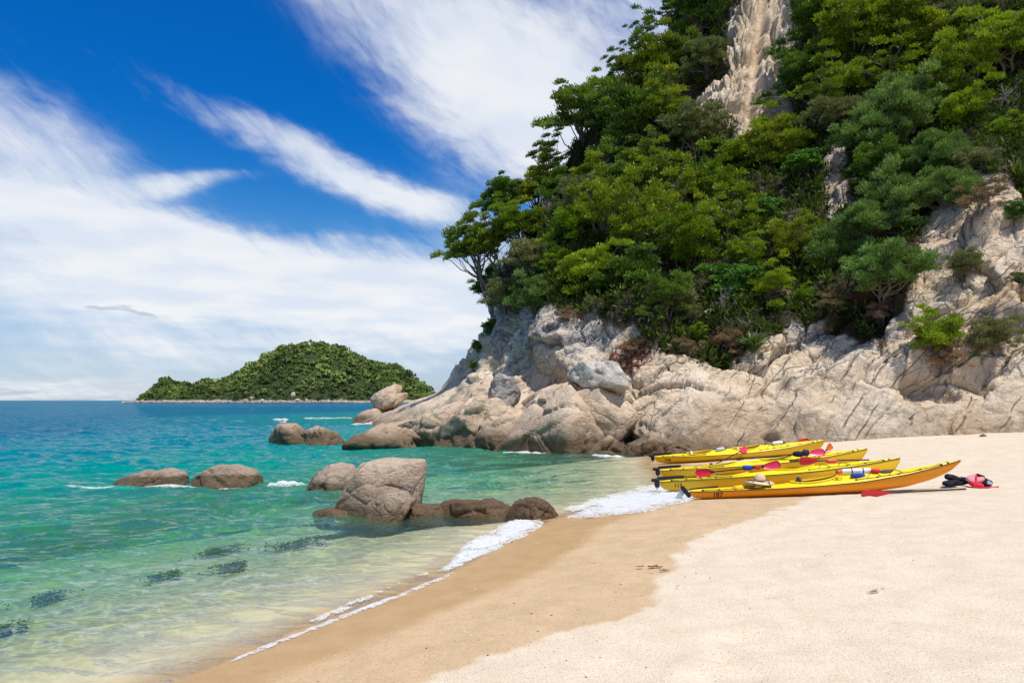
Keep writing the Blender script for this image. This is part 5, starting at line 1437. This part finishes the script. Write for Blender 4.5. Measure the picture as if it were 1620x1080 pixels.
    if emblem:
        uc = .555; yc = -.5 * h.g('b', uc)
        ang = np.linspace(0, 2 * np.pi, 30)
        o_ = [h.deck_xyz(uc + .085 * math.cos(a) / L, yc + .045 * math.sin(a), .004) for a in ang]
        q = lambda a, c: h.deck_xyz(uc + a / L, yc + c, .005)
        mm('emblem', [tube(o_, .004, 5), tube([q(-.02, -.025), q(-.02, .025)], .006, 5), tube([q(-.018, 0), q(.022, .024)], .005, 5), tube([q(-.012, .002), q(.024, -.025)], .005, 5)], K_INK, root)
    return root, h, M

def KP(px, d):                                  # ground point below a pixel column at a depth
    x = (px - 810) / FPX * d; return np.array((x, d, ground_z(x, d)))

kA, hA, MA = kayak('double', KP(1037, 22.2), KP(1306, 21.3), 'yellow double kayak farthest from the camera, nearest the rocks', K_HULL, K_YEL,
    [(.27, .40, .20), (.55, .42, .21)], '106', .10, 'stowed', seatmat=K_WHT, roll=math.radians(9))
kB, hB, MB = kayak('double', KP(1046, 18.0), KP(1374, 17.5), 'yellow double kayak second from the rocks, mostly hidden by the one in front', K_HULL, K_YEL,
    [(.30, .40, .20), (.57, .42, .21)], None, .1, 'stowed')
kC, hC, MC = kayak('double', KP(1046, 15.5), KP(1428, 14.75), 'yellow double kayak with the black number 113 on its stern flank', K_HULL, K_YEL,
    [(.30, .40, .20), (.57, .42, .21)], '113', .085, 'stowed', roll=math.radians(-7))
kD, hD, MD = kayak('single', KP(1093, 13.75), KP(1523, 12.75), 'orange and yellow single kayak closest to the camera with its grey rudder down', K_ORG, K_YOR,
    [(.475, .43, .19)], '187', .095, 'down', emblem=True, hatch=[(.735, .15, .11, K_DARK), (.20, .17, .10, K_YOR)])

def paddle(name, a, b, m0, label, m1=None, roll=0.0, bl=.46, bw=.085):
    """double paddle between two tips; m1 None leaves a single blade"""
    a = np.array(a, float); b = np.array(b, float); L = np.linalg.norm(b - a); d = (b - a) / L
    side = unit(np.cross(d, (0, 0, 1.0))); up = np.cross(side, d)
    M = Matrix(((d[0], side[0], up[0], a[0]), (d[1], side[1], up[1], a[1]), (d[2], side[2], up[2], a[2]), (0, 0, 0, 1))) @ Matrix.Rotation(roll, 4, 'X')
    r = empty(name, M, label, 'paddle', 'paddles lying with the kayaks')
    mm('shaft', [tube([(bl * .8, 0, 0), (L * .5, 0, 0), (L - (bl * .8 if m1 else 0), 0, 0)], .016, 9)], K_BLK, r)
    def blade(x0, sg, m):
        nx, ny = 15, 9; V = []
        for i in range(nx):
            q = i / (nx - 1); w = bw * (math.sin(min(1, q * 1.25) * math.pi * .5) ** .8) * (1 - .0 * q) * (1 if q < .85 else math.sqrt(max(0, 1 - ((q - .85) / .155) ** 2)))
            for j in range(ny):
                f = j / (ny - 1) * 2 - 1
                V.append((x0 + sg * q * bl, f * max(w, .016), .02 * (f * f - .5) * (q > .1) - .03 * (1 - q) * 0))
        V = np.array(V); F = grid_faces(nx, ny)
        V2 = V + (0, 0, -.008); n = len(V)
        E = []
        idx = np.arange(n).reshape(nx, ny)
        rim = np.concatenate([idx[0, :], idx[1:, -1], idx[-1, -2::-1], idx[-2:0:-1, 0]])
        for p_, q_ in zip(rim, np.roll(rim, -1)): E.append((p_, q_, q_ + n, p_ + n))
        mm('blade', [(np.concatenate([V, V2]), np.concatenate([F, F[:, ::-1] + n, np.array(E)]))], m, r)
    blade(bl, -1, m0)
    if m1: blade(L - bl, 1, m1)
    return r
R_ = math.radians
paddle('paddle', P(1181, 709, 21.4), P(1104, 748, 19.4), K_PNK, 'black shafted paddle leaning down from the rear kayak, glossy pink blade up', K_RED, R_(60), bw=.1)
paddle('paddle', P(1281, 697, 21.3), P(1185, 712, 21.9), K_RED, 'paddle with a dark red blade on the fore deck of the rear kayak', None, R_(75), bw=.1)
paddle('paddle', P(1235, 735, 15.9), P(1100, 749, 16.3), K_PNK, 'paddle with a bright pink blade across the deck of the number 113 kayak', K_RED, R_(80), bw=.105)
paddle('paddle', P(1264, 729, 16.2), P(1375, 727, 16.0), K_RED, 'paddle with a dark red blade between the second kayak and number 113', None, R_(80), bw=.1)
paddle('paddle', P(1305, 715, 17.3), P(1190, 724, 17.6), K_PNK, 'paddle with a pink blade on the deck of the second kayak', None, R_(70), bw=.1)
paddle('paddle', P(1316, 704, 17.6), P(1296, 722, 17.4), K_ORB, 'short orange-red paddle blade standing up from the second kayak', None, R_(80), .26, .09)
pa = on_ground(1362, 786); pb = on_ground(1528, 776)
paddle('paddle', pa + (0, 0, .05), pb + (0, 0, .035), K_RED, 'red bladed paddle lying on the sand in front of the nearest kayak', None, R_(72), .56, .075)

def on_deck(h, M, u, y, dz=0.0):
    return np.array(M @ Vector(h.deck_xyz(u, y, dz)))

def bottle(a, b, r, mat, capmat, label, cat='bottle'):
    a = np.array(a, float); b = np.array(b, float); c = (a + b) / 2
    o = empty('bottle', Matrix.Translation(c), label, cat)
    a, b = a - c, b - c
    mm('body', [lathe([(0, 0.001), (0, r * .9), (.03, r), (.72, r), (.84, r * .55), (.88, r * .42), (.88, .001)], (a, b))], mat, o)
    mm('cap', [lathe([(.875, .001), (.875, r * .55), (1, r * .5), (1, .001)], (a, b))], capmat, o)
    return o
bottle(on_deck(hA, MA, .37, -.08, .05), on_deck(hA, MA, .43, -.02, .05), .055, K_PALEBLU, K_NAVY, 'pale blue bottle on the rear kayak between its two cockpits')
bottle(on_deck(hA, MA, .70, -.05, .05), on_deck(hA, MA, .77, -.02, .05), .055, K_WHT, K_NAVY, 'white bottle under the elastic on the fore deck of the rear kayak')
bottle(P(1176, 739.5, 16.0), P(1193, 739.5, 16.0), .06, K_BLU, K_NAVY, 'dark blue bottle behind the cockpit of the number 113 kayak')

def bag(c, s, mat, label, name='dry_bag', cat='bag', tie=K_BLK, M=None, seed=1):
    o = empty(name, Matrix.Translation(c), label, cat)
    V, F = ellipsoid((0, 0, 0), np.array(s) / 2, 22, 14, .7, M)
    V = V + unit(V) * (0.09 * min(s) * fbm(V * 14 + seed, 3, seed))[:, None] * 2
    mm('body', [(V, F)], mat, o)
    V, F = ellipsoid((s[0] * .5, 0, s[2] * .12), (s[0] * .14, s[1] * .22, s[2] * .22), 12, 8, .8, M)
    mm('rolled_end', [(V, F)], tie, o)
    return o
bag(P(1198, 739, 15.95), (.16, .12, .09), K_RED, 'small red bag beside the dark blue bottle', seed=2)
bag(P(1263, 718, 17.3), (.26, .22, .14), K_NAVY, 'navy blue bag on the second kayak', seed=3)
bag(P(1274, 716, 17.3), (.18, .18, .16), K_BLK, 'black bag leaning on the navy one on the second kayak', seed=4, tie=K_PALEBLU)
bag(P(1315, 729, 15.7), (.26, .16, .10), K_ORB, 'orange-red bag on the fore deck of the number 113 kayak', seed=5)
# pump, float and bundle on the nearest kayak
c = on_deck(hD, MD, .635, .02, .06)
dxD = np.array(MD.col[0][:3]); 
def pump():
    o = empty('bilge_pump', Matrix.Translation(c), 'white bilge pump tube under the elastic of the nearest kayak', 'pump')
    a, b = -dxD * .27, dxD * .25
    mm('barrel', [lathe([(0, .001), (0, .04), (.04, .052), (.96, .052), (1, .045), (1, .001)], (a, b))], K_WHT, o)
    mm('handle', [lathe([(0, .001), (0, .04), (.6, .045), (1, .02), (1, .001)], (a - dxD * .10, a))], K_ORB, o)
    mm('strap', [lathe([(0, .054), (1, .054)], (-dxD * .1, -dxD * .08)), lathe([(0, .054), (1, .054)], (dxD * .1, dxD * .12))], K_BLK, o)
pump()
bag(on_deck(hD, MD, .63, -.13, .03), (.27, .09, .09), K_BLU, 'bright blue roll next to the white pump on the nearest kayak', 'rolled_bag', 'bag', K_WHT)
bag(on_deck(hD, MD, .70, -.03, .035), (.17, .13, .075), K_JRED, 'crumpled red cloth at the end of the white pump', 'red_cloth', 'cloth', K_JPNK, seed=8)
def sun_hat():
    c = on_deck(hD, MD, .265, 0, .03)
    o = empty('sun_hat', Matrix.Translation(c), 'straw sun hat strapped on the rear deck of the nearest kayak', 'hat')
    th = np.linspace(0, 2 * np.pi, 36, endpoint=False); V = []
    for r, z in ((.12, .055), (.16, .045), (.24, .03), (.245, .02), (.16, .03)):
        for a in th: V.append((r * 1.15 * math.cos(a), r * math.sin(a), z + .022 * math.sin(2 * a + .6) * (r / .24)))
    i = np.arange(5 * 36).reshape(5, 36); j = np.roll(i, -1, 1)
    mm('brim', [(np.array(V), np.stack([i[:-1], j[:-1], j[1:], i[1:]], -1).reshape(-1, 4))], K_STRAW, o)
    Vc, Fc = ellipsoid((.03, 0, .06), (.115, .10, .15), 24, 14, .85)
    Vc[:, 2] = np.maximum(Vc[:, 2], .045); Vc[:, 0] += .25 * (Vc[:, 2] - .05) * .3
    mm('crown', [(Vc, Fc)], K_STRAW, o)
    mm('band', [tube([(.03 + .118 * math.cos(a), .104 * math.sin(a), .07) for a in np.linspace(0, 6.4, 30)], .008, 5)], K_NAVY, o)
    mm('strap', [tube([(-.14, -.25, -.07), (-.14, -.15, .055), (-.14, 0, .07), (-.14, .15, .055), (-.14, .24, -.06)], .010, 6),
                 tube([(.17, -.25, -.07), (.17, -.13, .065), (.17, 0, .085), (.17, .13, .06), (.17, .24, -.06)], .010, 6)], K_BLK, o)
    mm('towel', [box((.02, 0, .012), (.60, .17, .05), .4)], K_STRAW, o)
sun_hat()

def life_jacket(px, py, mat, mat2, label, flip, seed):
    g = on_ground(px, py); rng = np.random.RandomState(seed)
    o = empty('life_jacket', Matrix.Translation(g) @ Matrix.Scale(.74, 4), label, 'life jacket', 'life jackets piled on the sand')
    def puff(c, s, ry, rx, m, name='front_panel'):
        M = (Matrix.Rotation(ry, 3, 'Y') @ Matrix.Rotation(rx, 3, 'X'))
        V, F = ellipsoid((0, 0, 0), np.array(s) / 2, 24, 14, .5)
        V = V + unit(V) * (.03 * fbm(V * 9 + seed, 3, seed))[:, None]
        V[:, 2] += -.25 * V[:, 0] ** 2 * (1 if flip else -1)
        V = V @ np.array(M).T
        mm(name, [(V + np.array(c), F)], m, o)
    if flip:
        puff((-.04, 0, .09), (.52, .30, .12), R_(-6), R_(8), mat)
        puff((.02, .16, .20), (.40, .16, .12), R_(14), R_(50), mat, 'back_panel')
        puff((.20, -.03, .15), (.22, .26, .15), R_(20), R_(-15), mat2)
        puff((-.25, -.06, .06), (.16, .14, .05), R_(10), R_(0), mat2, 'pocket')
        st = [[(-.2, -.15, .03), (-.1, -.17, .15), (.1, -.1, .22), (.2, .1, .24)], [(-.3, .05, .02), (-.36, -.05, .06), (-.3, -.1, .02)]]
    else:
        puff((-.02, .05, .19), (.36, .30, .12), R_(-14), R_(25), mat2)
        puff((-.10, -.10, .07), (.30, .20, .12), R_(12), R_(10), mat)
        puff((.20, -.02, .11), (.22, .22, .20), R_(28), R_(-5), K_JBLK, 'pocket')
        puff((.12, .06, .27), (.16, .14, .08), R_(16), R_(10), K_JBLK, 'collar')
        puff((.22, -.13, .12), (.12, .03, .09), R_(20), R_(0), K_PALEBLU, 'reflective_patch')
        puff((.02, -.17, .015), (.50, .05, .025), R_(0), R_(0), mat, 'waist_belt')
        st = [[(-.25, -.22, .02), (-.15, -.2, .16), (-.05, -.05, .27), (.05, .1, .30)], [(.3, -.1, .02), (.42, -.12, .02), (.5, -.05, .02)]]
    mm('strap', [tube(np.array(q), .014, 6) for q in st], K_JBLK if flip else K_JRED, o)
life_jacket(1512, 769, K_JBLK, K_NAVY, 'black life jacket lying on the sand by the bow of the nearest kayak', True, 3)
life_jacket(1546, 770, K_JRED, K_JPNK, 'red and faded pink life jacket heaped against the black one', False, 5)

# ------------------------------------------------------------------ foam
M_FOAM, ft, fo = material('sea_foam')
fn = ft.noise(ft.pos(), 60, 4, 0.7)
fd = ft.new('ShaderNodeBsdfDiffuse'); ft.l.new(ft.mix(fn, (0.72, 0.75, 0.76), (0.88, 0.88, 0.87)), fd.inputs[0])
ftr = ft.new('ShaderNodeBsdfTranslucent'); ftr.inputs[0].default_value = (.8, .85, .85, 1)
fmx = ft.new('ShaderNodeMixShader'); fmx.inputs[0].default_value = .3
ft.l.new(fd.outputs[0], fmx.inputs[1]); ft.l.new(ftr.outputs[0], fmx.inputs[2])
fl = ft.voronoi(ft.vm('ADD', ft.pos(), ft.vm('MULTIPLY', ft.n_color(ft.pos(), 9), (.12, .12, .0))), 13, 'DISTANCE_TO_EDGE')
fv = ft.voronoi(ft.vm('ADD', ft.pos(), ft.vm('MULTIPLY', ft.n_color(ft.pos(), 5), (.2, .2, .0))), 6.5, 'DISTANCE_TO_EDGE')
fnz = ft.noise(ft.pos(), 30, 5, .7)
cov = ft.m('ADD', ft.attr('cover'), ft.m('MULTIPLY', ft.m('SUBTRACT', fnz, .5), .35))
lace = ft.m('MULTIPLY', ft.m('SUBTRACT', 1.0, ft.smooth(ft.m('MINIMUM', fl, fv), .02, .16)), ft.smooth(cov, .02, .25))
fa = ft.m('MINIMUM', ft.m('MAXIMUM', ft.m('MULTIPLY', lace, .8), ft.m('MULTIPLY', ft.smooth(cov, .26, .95), .92)), .92)
ftp = ft.new('ShaderNodeBsdfTransparent'); fm2 = ft.new('ShaderNodeMixShader')
ft.l.new(fa, fm2.inputs[0]); ft.l.new(ftp.outputs[0], fm2.inputs[1]); ft.l.new(fmx.outputs[0], fm2.inputs[2])
ft.l.new(fm2.outputs[0], fo)

def foam(path, widths, label, thr=.0, hgt=.016, seed=1, res=.03, fine=7.0, lace=1.0):
    """a strip of froth along photograph pixels lying on the water's edge"""
    pts = []
    for px, py in path:
        d = FPX * (CAM_H - .03) / (py - 633); pts.append(P(px, py, d)[:2])
    pts = np.array(pts); seg = np.r_[0, np.cumsum(np.linalg.norm(np.diff(pts, axis=0), axis=1))]
    n = max(8, int(seg[-1] / res)); s = np.linspace(0, seg[-1], n)
    cx = np.interp(s, seg, pts[:, 0]); cy = np.interp(s, seg, pts[:, 1])
    ker = np.ones(9) / 9
    cx = np.convolve(np.pad(cx, 4, mode='edge'), ker, 'valid'); cy = np.convolve(np.pad(cy, 4, mode='edge'), ker, 'valid')
    w = np.interp(s, seg, widths)
    tx, ty = np.gradient(cx), np.gradient(cy); l = np.hypot(tx, ty) + 1e-9; nx, ny = -ty / l, tx / l
    m = max(7, int(max(widths) * 2 / res)); v = np.linspace(-1, 1, m)
    X = cx[:, None] + nx[:, None] * v[None] * w[:, None]; Y = cy[:, None] + ny[:, None] * v[None] * w[:, None]
    Vv = np.broadcast_to(v[None], X.shape)
    x, y, vv = X.ravel(), Y.ravel(), Vv.ravel()
    p = np.stack([x, y, 0 * x + seed], 1)
    big = fbm(p * 1.3, 3, seed); lc = 1 - 2.2 * np.abs(fbm(p * fine * .35, 3, seed + 4)); fi = fbm(p * fine * 1.6, 4, seed + 8)
    endf = np.minimum(1, np.minimum(s, seg[-1] - s) / (0.12 * seg[-1] + .02)); endf = np.repeat(endf, m)
    mask = (1 - np.abs(vv) ** 2) * 1.0 * endf - .45 + .55 * big + lace * .45 * lc + .45 * fi - thr
    dd = shore_dist(x, y); gz = beach_z(dd)
    wz = wave(x, y) * np.clip(-gz / .35, .12, 1)
    z = np.maximum(gz + .008, wz + .006) + hgt * np.clip(mask, 0, 1) ** .7 * (1 + .5 * fi)
    F = grid_faces(n, m); keep = (mask[F].mean(1) > -.22)
    if not keep.any(): return
    V, F, A = compact(np.stack([x, y, z], 1), F[keep], {'cover': np.clip(mask + .18, 0, 1)})
    tag(link('foam', mesh_np('foam', V, F, [M_FOAM], True, {'cover': A['cover']})), label, kind='stuff')
foam([(340, 1052), (400, 1027), (470, 1000), (560, 965), (640, 936), (725, 900)], [.04, .055, .06, .065, .07, .08], 'thin line of foam along the water edge nearest the camera', .30, .010, 1, .018, 12)
foam([(480, 985), (560, 950), (640, 915), (700, 893)], [.08, .12, .12, .08], 'faint inner froth line in the shallows', .62, .01, 2, .018, 12)
foam([(715, 893), (750, 866), (790, 848), (826, 832), (838, 818)], [.10, .22, .34, .40, .2], 'white breaking wavelet at the foot of the dark humped rock', -.05, .045, 3, .02, 9)
foam([(690, 905), (740, 878), (800, 858)], [.10, .12, .10], 'thin froth in front of the breaking wavelet', .2, .015, 13, .018, 12)
foam([(898, 820), (935, 815), (985, 808), (1035, 795), (1080, 780), (1125, 770)], [.25, .5, .7, .75, .6, .35], 'broad white wash of surf behind the nearest kayak stern', -.1, .035, 4, .028, 7)
foam([(900, 806), (960, 795), (1020, 784), (1075, 770), (1110, 757)], [.25, .55, .8, .9, .5], 'lacy foam trailing behind the surf by the kayak sterns', .18, .02, 5, .03, 7, 1.6)
foam([(40, 771), (120, 770), (200, 768), (300, 768), (400, 770)], [.1, .28, .2, .14, .1], 'white foam washing along the leftmost low rocks', .3, .02, 6, .04, 5)
foam([(418, 767), (450, 766), (485, 767)], [.15, .28, .15], 'small splash of foam between two low rocks', .0, .08, 7, .03, 6)
foam([(480, 662), (510, 661), (545, 661), (560, 661)], [.4, .7, .6, .3], 'far streak of foam off the headland tip', .15, .12, 8, .2, 1.2)
foam([(436, 663), (446, 664), (456, 663)], [.4, .6, .35], 'far white wave crest beyond the islet', .05, .15, 9, .2, 1.2)
foam([(552, 672), (590, 670), (625, 668)], [.5, .9, .6], 'foam at the foot of the headland tip', .1, .15, 10, .15, 1.5)
foam([(790, 714), (815, 713), (870, 716)], [.15, .35, .1], 'small lap of foam under the big dome slab', .1, .04, 11, .05, 4)
foam([(930, 720), (965, 720), (985, 722)], [.15, .3, .1], 'small lap of foam under the wedge slab', .1, .04, 12, .05, 4)

# ------------------------------------------------------------------ gull, drift leaves
M_GULL, gt, go = material('white_plumage')
principled(gt, go, gt.mix(gt.smooth(gt.noise(gt.objco(), 8, 2), .5, .7), (.8, .8, .8), (.62, .63, .66)), .7)
M_BEAK, gt, go = material('orange_beak'); principled(gt, go, (.55, .12, .02), .5)
def gull(px, py, d):
    c = P(px, py, d)
    o = empty('seagull', Matrix.Translation(c), 'small white seagull standing on the tan rock islet', 'seagull')
    prof = [(0, .002), (.06, .018), (.2, .04), (.42, .062), (.6, .06), (.72, .04), (.78, .034), (.86, .038), (.94, .03), (1, .004)]
    axis = np.array([(-.20, 0, .10), (-.17, 0, .105), (-.1, 0, .12), (0, 0, .135), (.07, 0, .16), (.10, 0, .20), (.11, 0, .225), (.125, 0, .25), (.145, 0, .255), (.17, 0, .252)])
    V, F = tube_np(axis, [r for _, r in prof], 12)
    mm('body', [(V, F)], M_GULL, o)
    mm('wing', [ellipsoid((-.05, .055, .14), (.15, .016, .045)), ellipsoid((-.05, -.055, .14), (.15, .016, .045))], K_PALEBLU, o)
    mm('beak', [tube([(.16, 0, .252), (.20, 0, .245)], [.008, .003], 6)], M_BEAK, o)
    for y in (-.02, .02): mm('leg', [tube([(0, y, .09), (.005, y, .04), (0, y, -.04)], .006, 6)], M_BEAK, o)
h_ = None
gull(449, 672.5, 33.5)

M_LEAF, lt, lo = material('brown_drift_leaf'); ln_ = lt.noise(lt.objco(), 20, 3)
principled(lt, lo, lt.mix(ln_, (.10, .03, .015), (.34, .13, .05)), .7)
def drift(px, py, s, label, seed):
    g = on_ground(px, py); rng = np.random.RandomState(seed); parts = []
    for _ in range(3 if s > .05 else 1):
        n = 7; L = s * rng.uniform(.7, 1.2); a = rng.uniform(-.7, .7); w = s * rng.uniform(.12, .22)
        off = rng.normal(size=2) * s * .4; V = []
        for i in range(n):
            q = i / (n - 1)
            for f in (-1, 0, 1):
                x = (q - .5) * L; y = f * w * math.sin(q * math.pi) ** .7
                V.append((x * math.cos(a) - y * math.sin(a) + off[0], x * math.sin(a) + y * math.cos(a) + off[1], .008 + .5 * w * abs(f) * rng.uniform(.6, 1.2) + .3 * L * (q - .5) ** 2))
        parts.append((np.array(V), grid_faces(n, 3)))
    V, F = join_np(parts)
    tag(link('drift_leaf', mesh_np('drift_leaf', V, F, [M_LEAF], False), loc=g), label, 'leaf', 'bits of drift on the sand')
for q in ((1031, 897, .13, 'reddish brown drift weed at the edge of the dry sand, largest scrap of all'), (1046, 902, .07, 'small orange brown leaf just right of the largest drift weed'),
          (930, 990, .055, 'dark scrap on the damp sand lower edge in the middle foreground'), (1072, 927, .04, 'tiny dark scrap at the corner of the damp sand'),
          (1115, 850, .05, 'dark scrap on the damp sand upper edge nearer the kayaks'), (1180, 812, .05, 'dark scrap below the stern half of the nearest kayak'),
          (1383, 936, .06, 'brown leaf alone on the dry sand, left of a smaller one'), (1397, 932, .035, 'tiny leaf right of the brown leaf on the dry sand'),
          (1611, 894, .05, 'small leaf on the dry sand at the right edge')):
    drift(*q, seed=int(q[0]))

def specks():
    """fine scraps of shell, weed and gravel scattered over the beach"""
    rng = np.random.RandomState(31); n = 1500
    S_, F_ = ico(1); parts = {0: [], 1: []}
    x = rng.uniform(-2, 14, n * 3); y = rng.uniform(2.6, 17, n * 3); d = shore_dist(x, y)
    ok = (d > .4) & (d < 9) & (rng.rand(n * 3) < np.exp(-((d - 2.2) / 1.3) ** 2) + .03); x, y, d = x[ok][:n], y[ok][:n], d[ok][:n]
    z = beach_z(d) + fbm(np.stack([x, y, 0 * x], 1) * .55, 3, 5) * .05 * np.clip(d / 4, 0, 1)
    for i in range(len(x)):
        s = rng.uniform(.003, .007) * (1.8 if rng.rand() < .05 else 1)
        Q = S_ * s * np.array((rng.uniform(.7, 1.6), rng.uniform(.7, 1.5), rng.uniform(.4, .8)))
        parts[int(rng.rand() < .45)].append((Q + (x[i], y[i], z[i] + s * .25), F_))
    mw, t, o = material('shell_grit'); principled(t, o, (.78, .72, .64), .7)
    for k, nm, m, lb in ((0, 'dark_grit', M_LEAF, 'tiny dark scraps of weed and gravel strewn over the damp sand'), (1, 'shell_grit', mw, 'tiny pale shell fragments strewn over the damp sand')):
        V, F = join_np(parts[k]); tag(link(nm, mesh_np(nm, V, F, [m], True)), lb, kind='stuff')
specks()
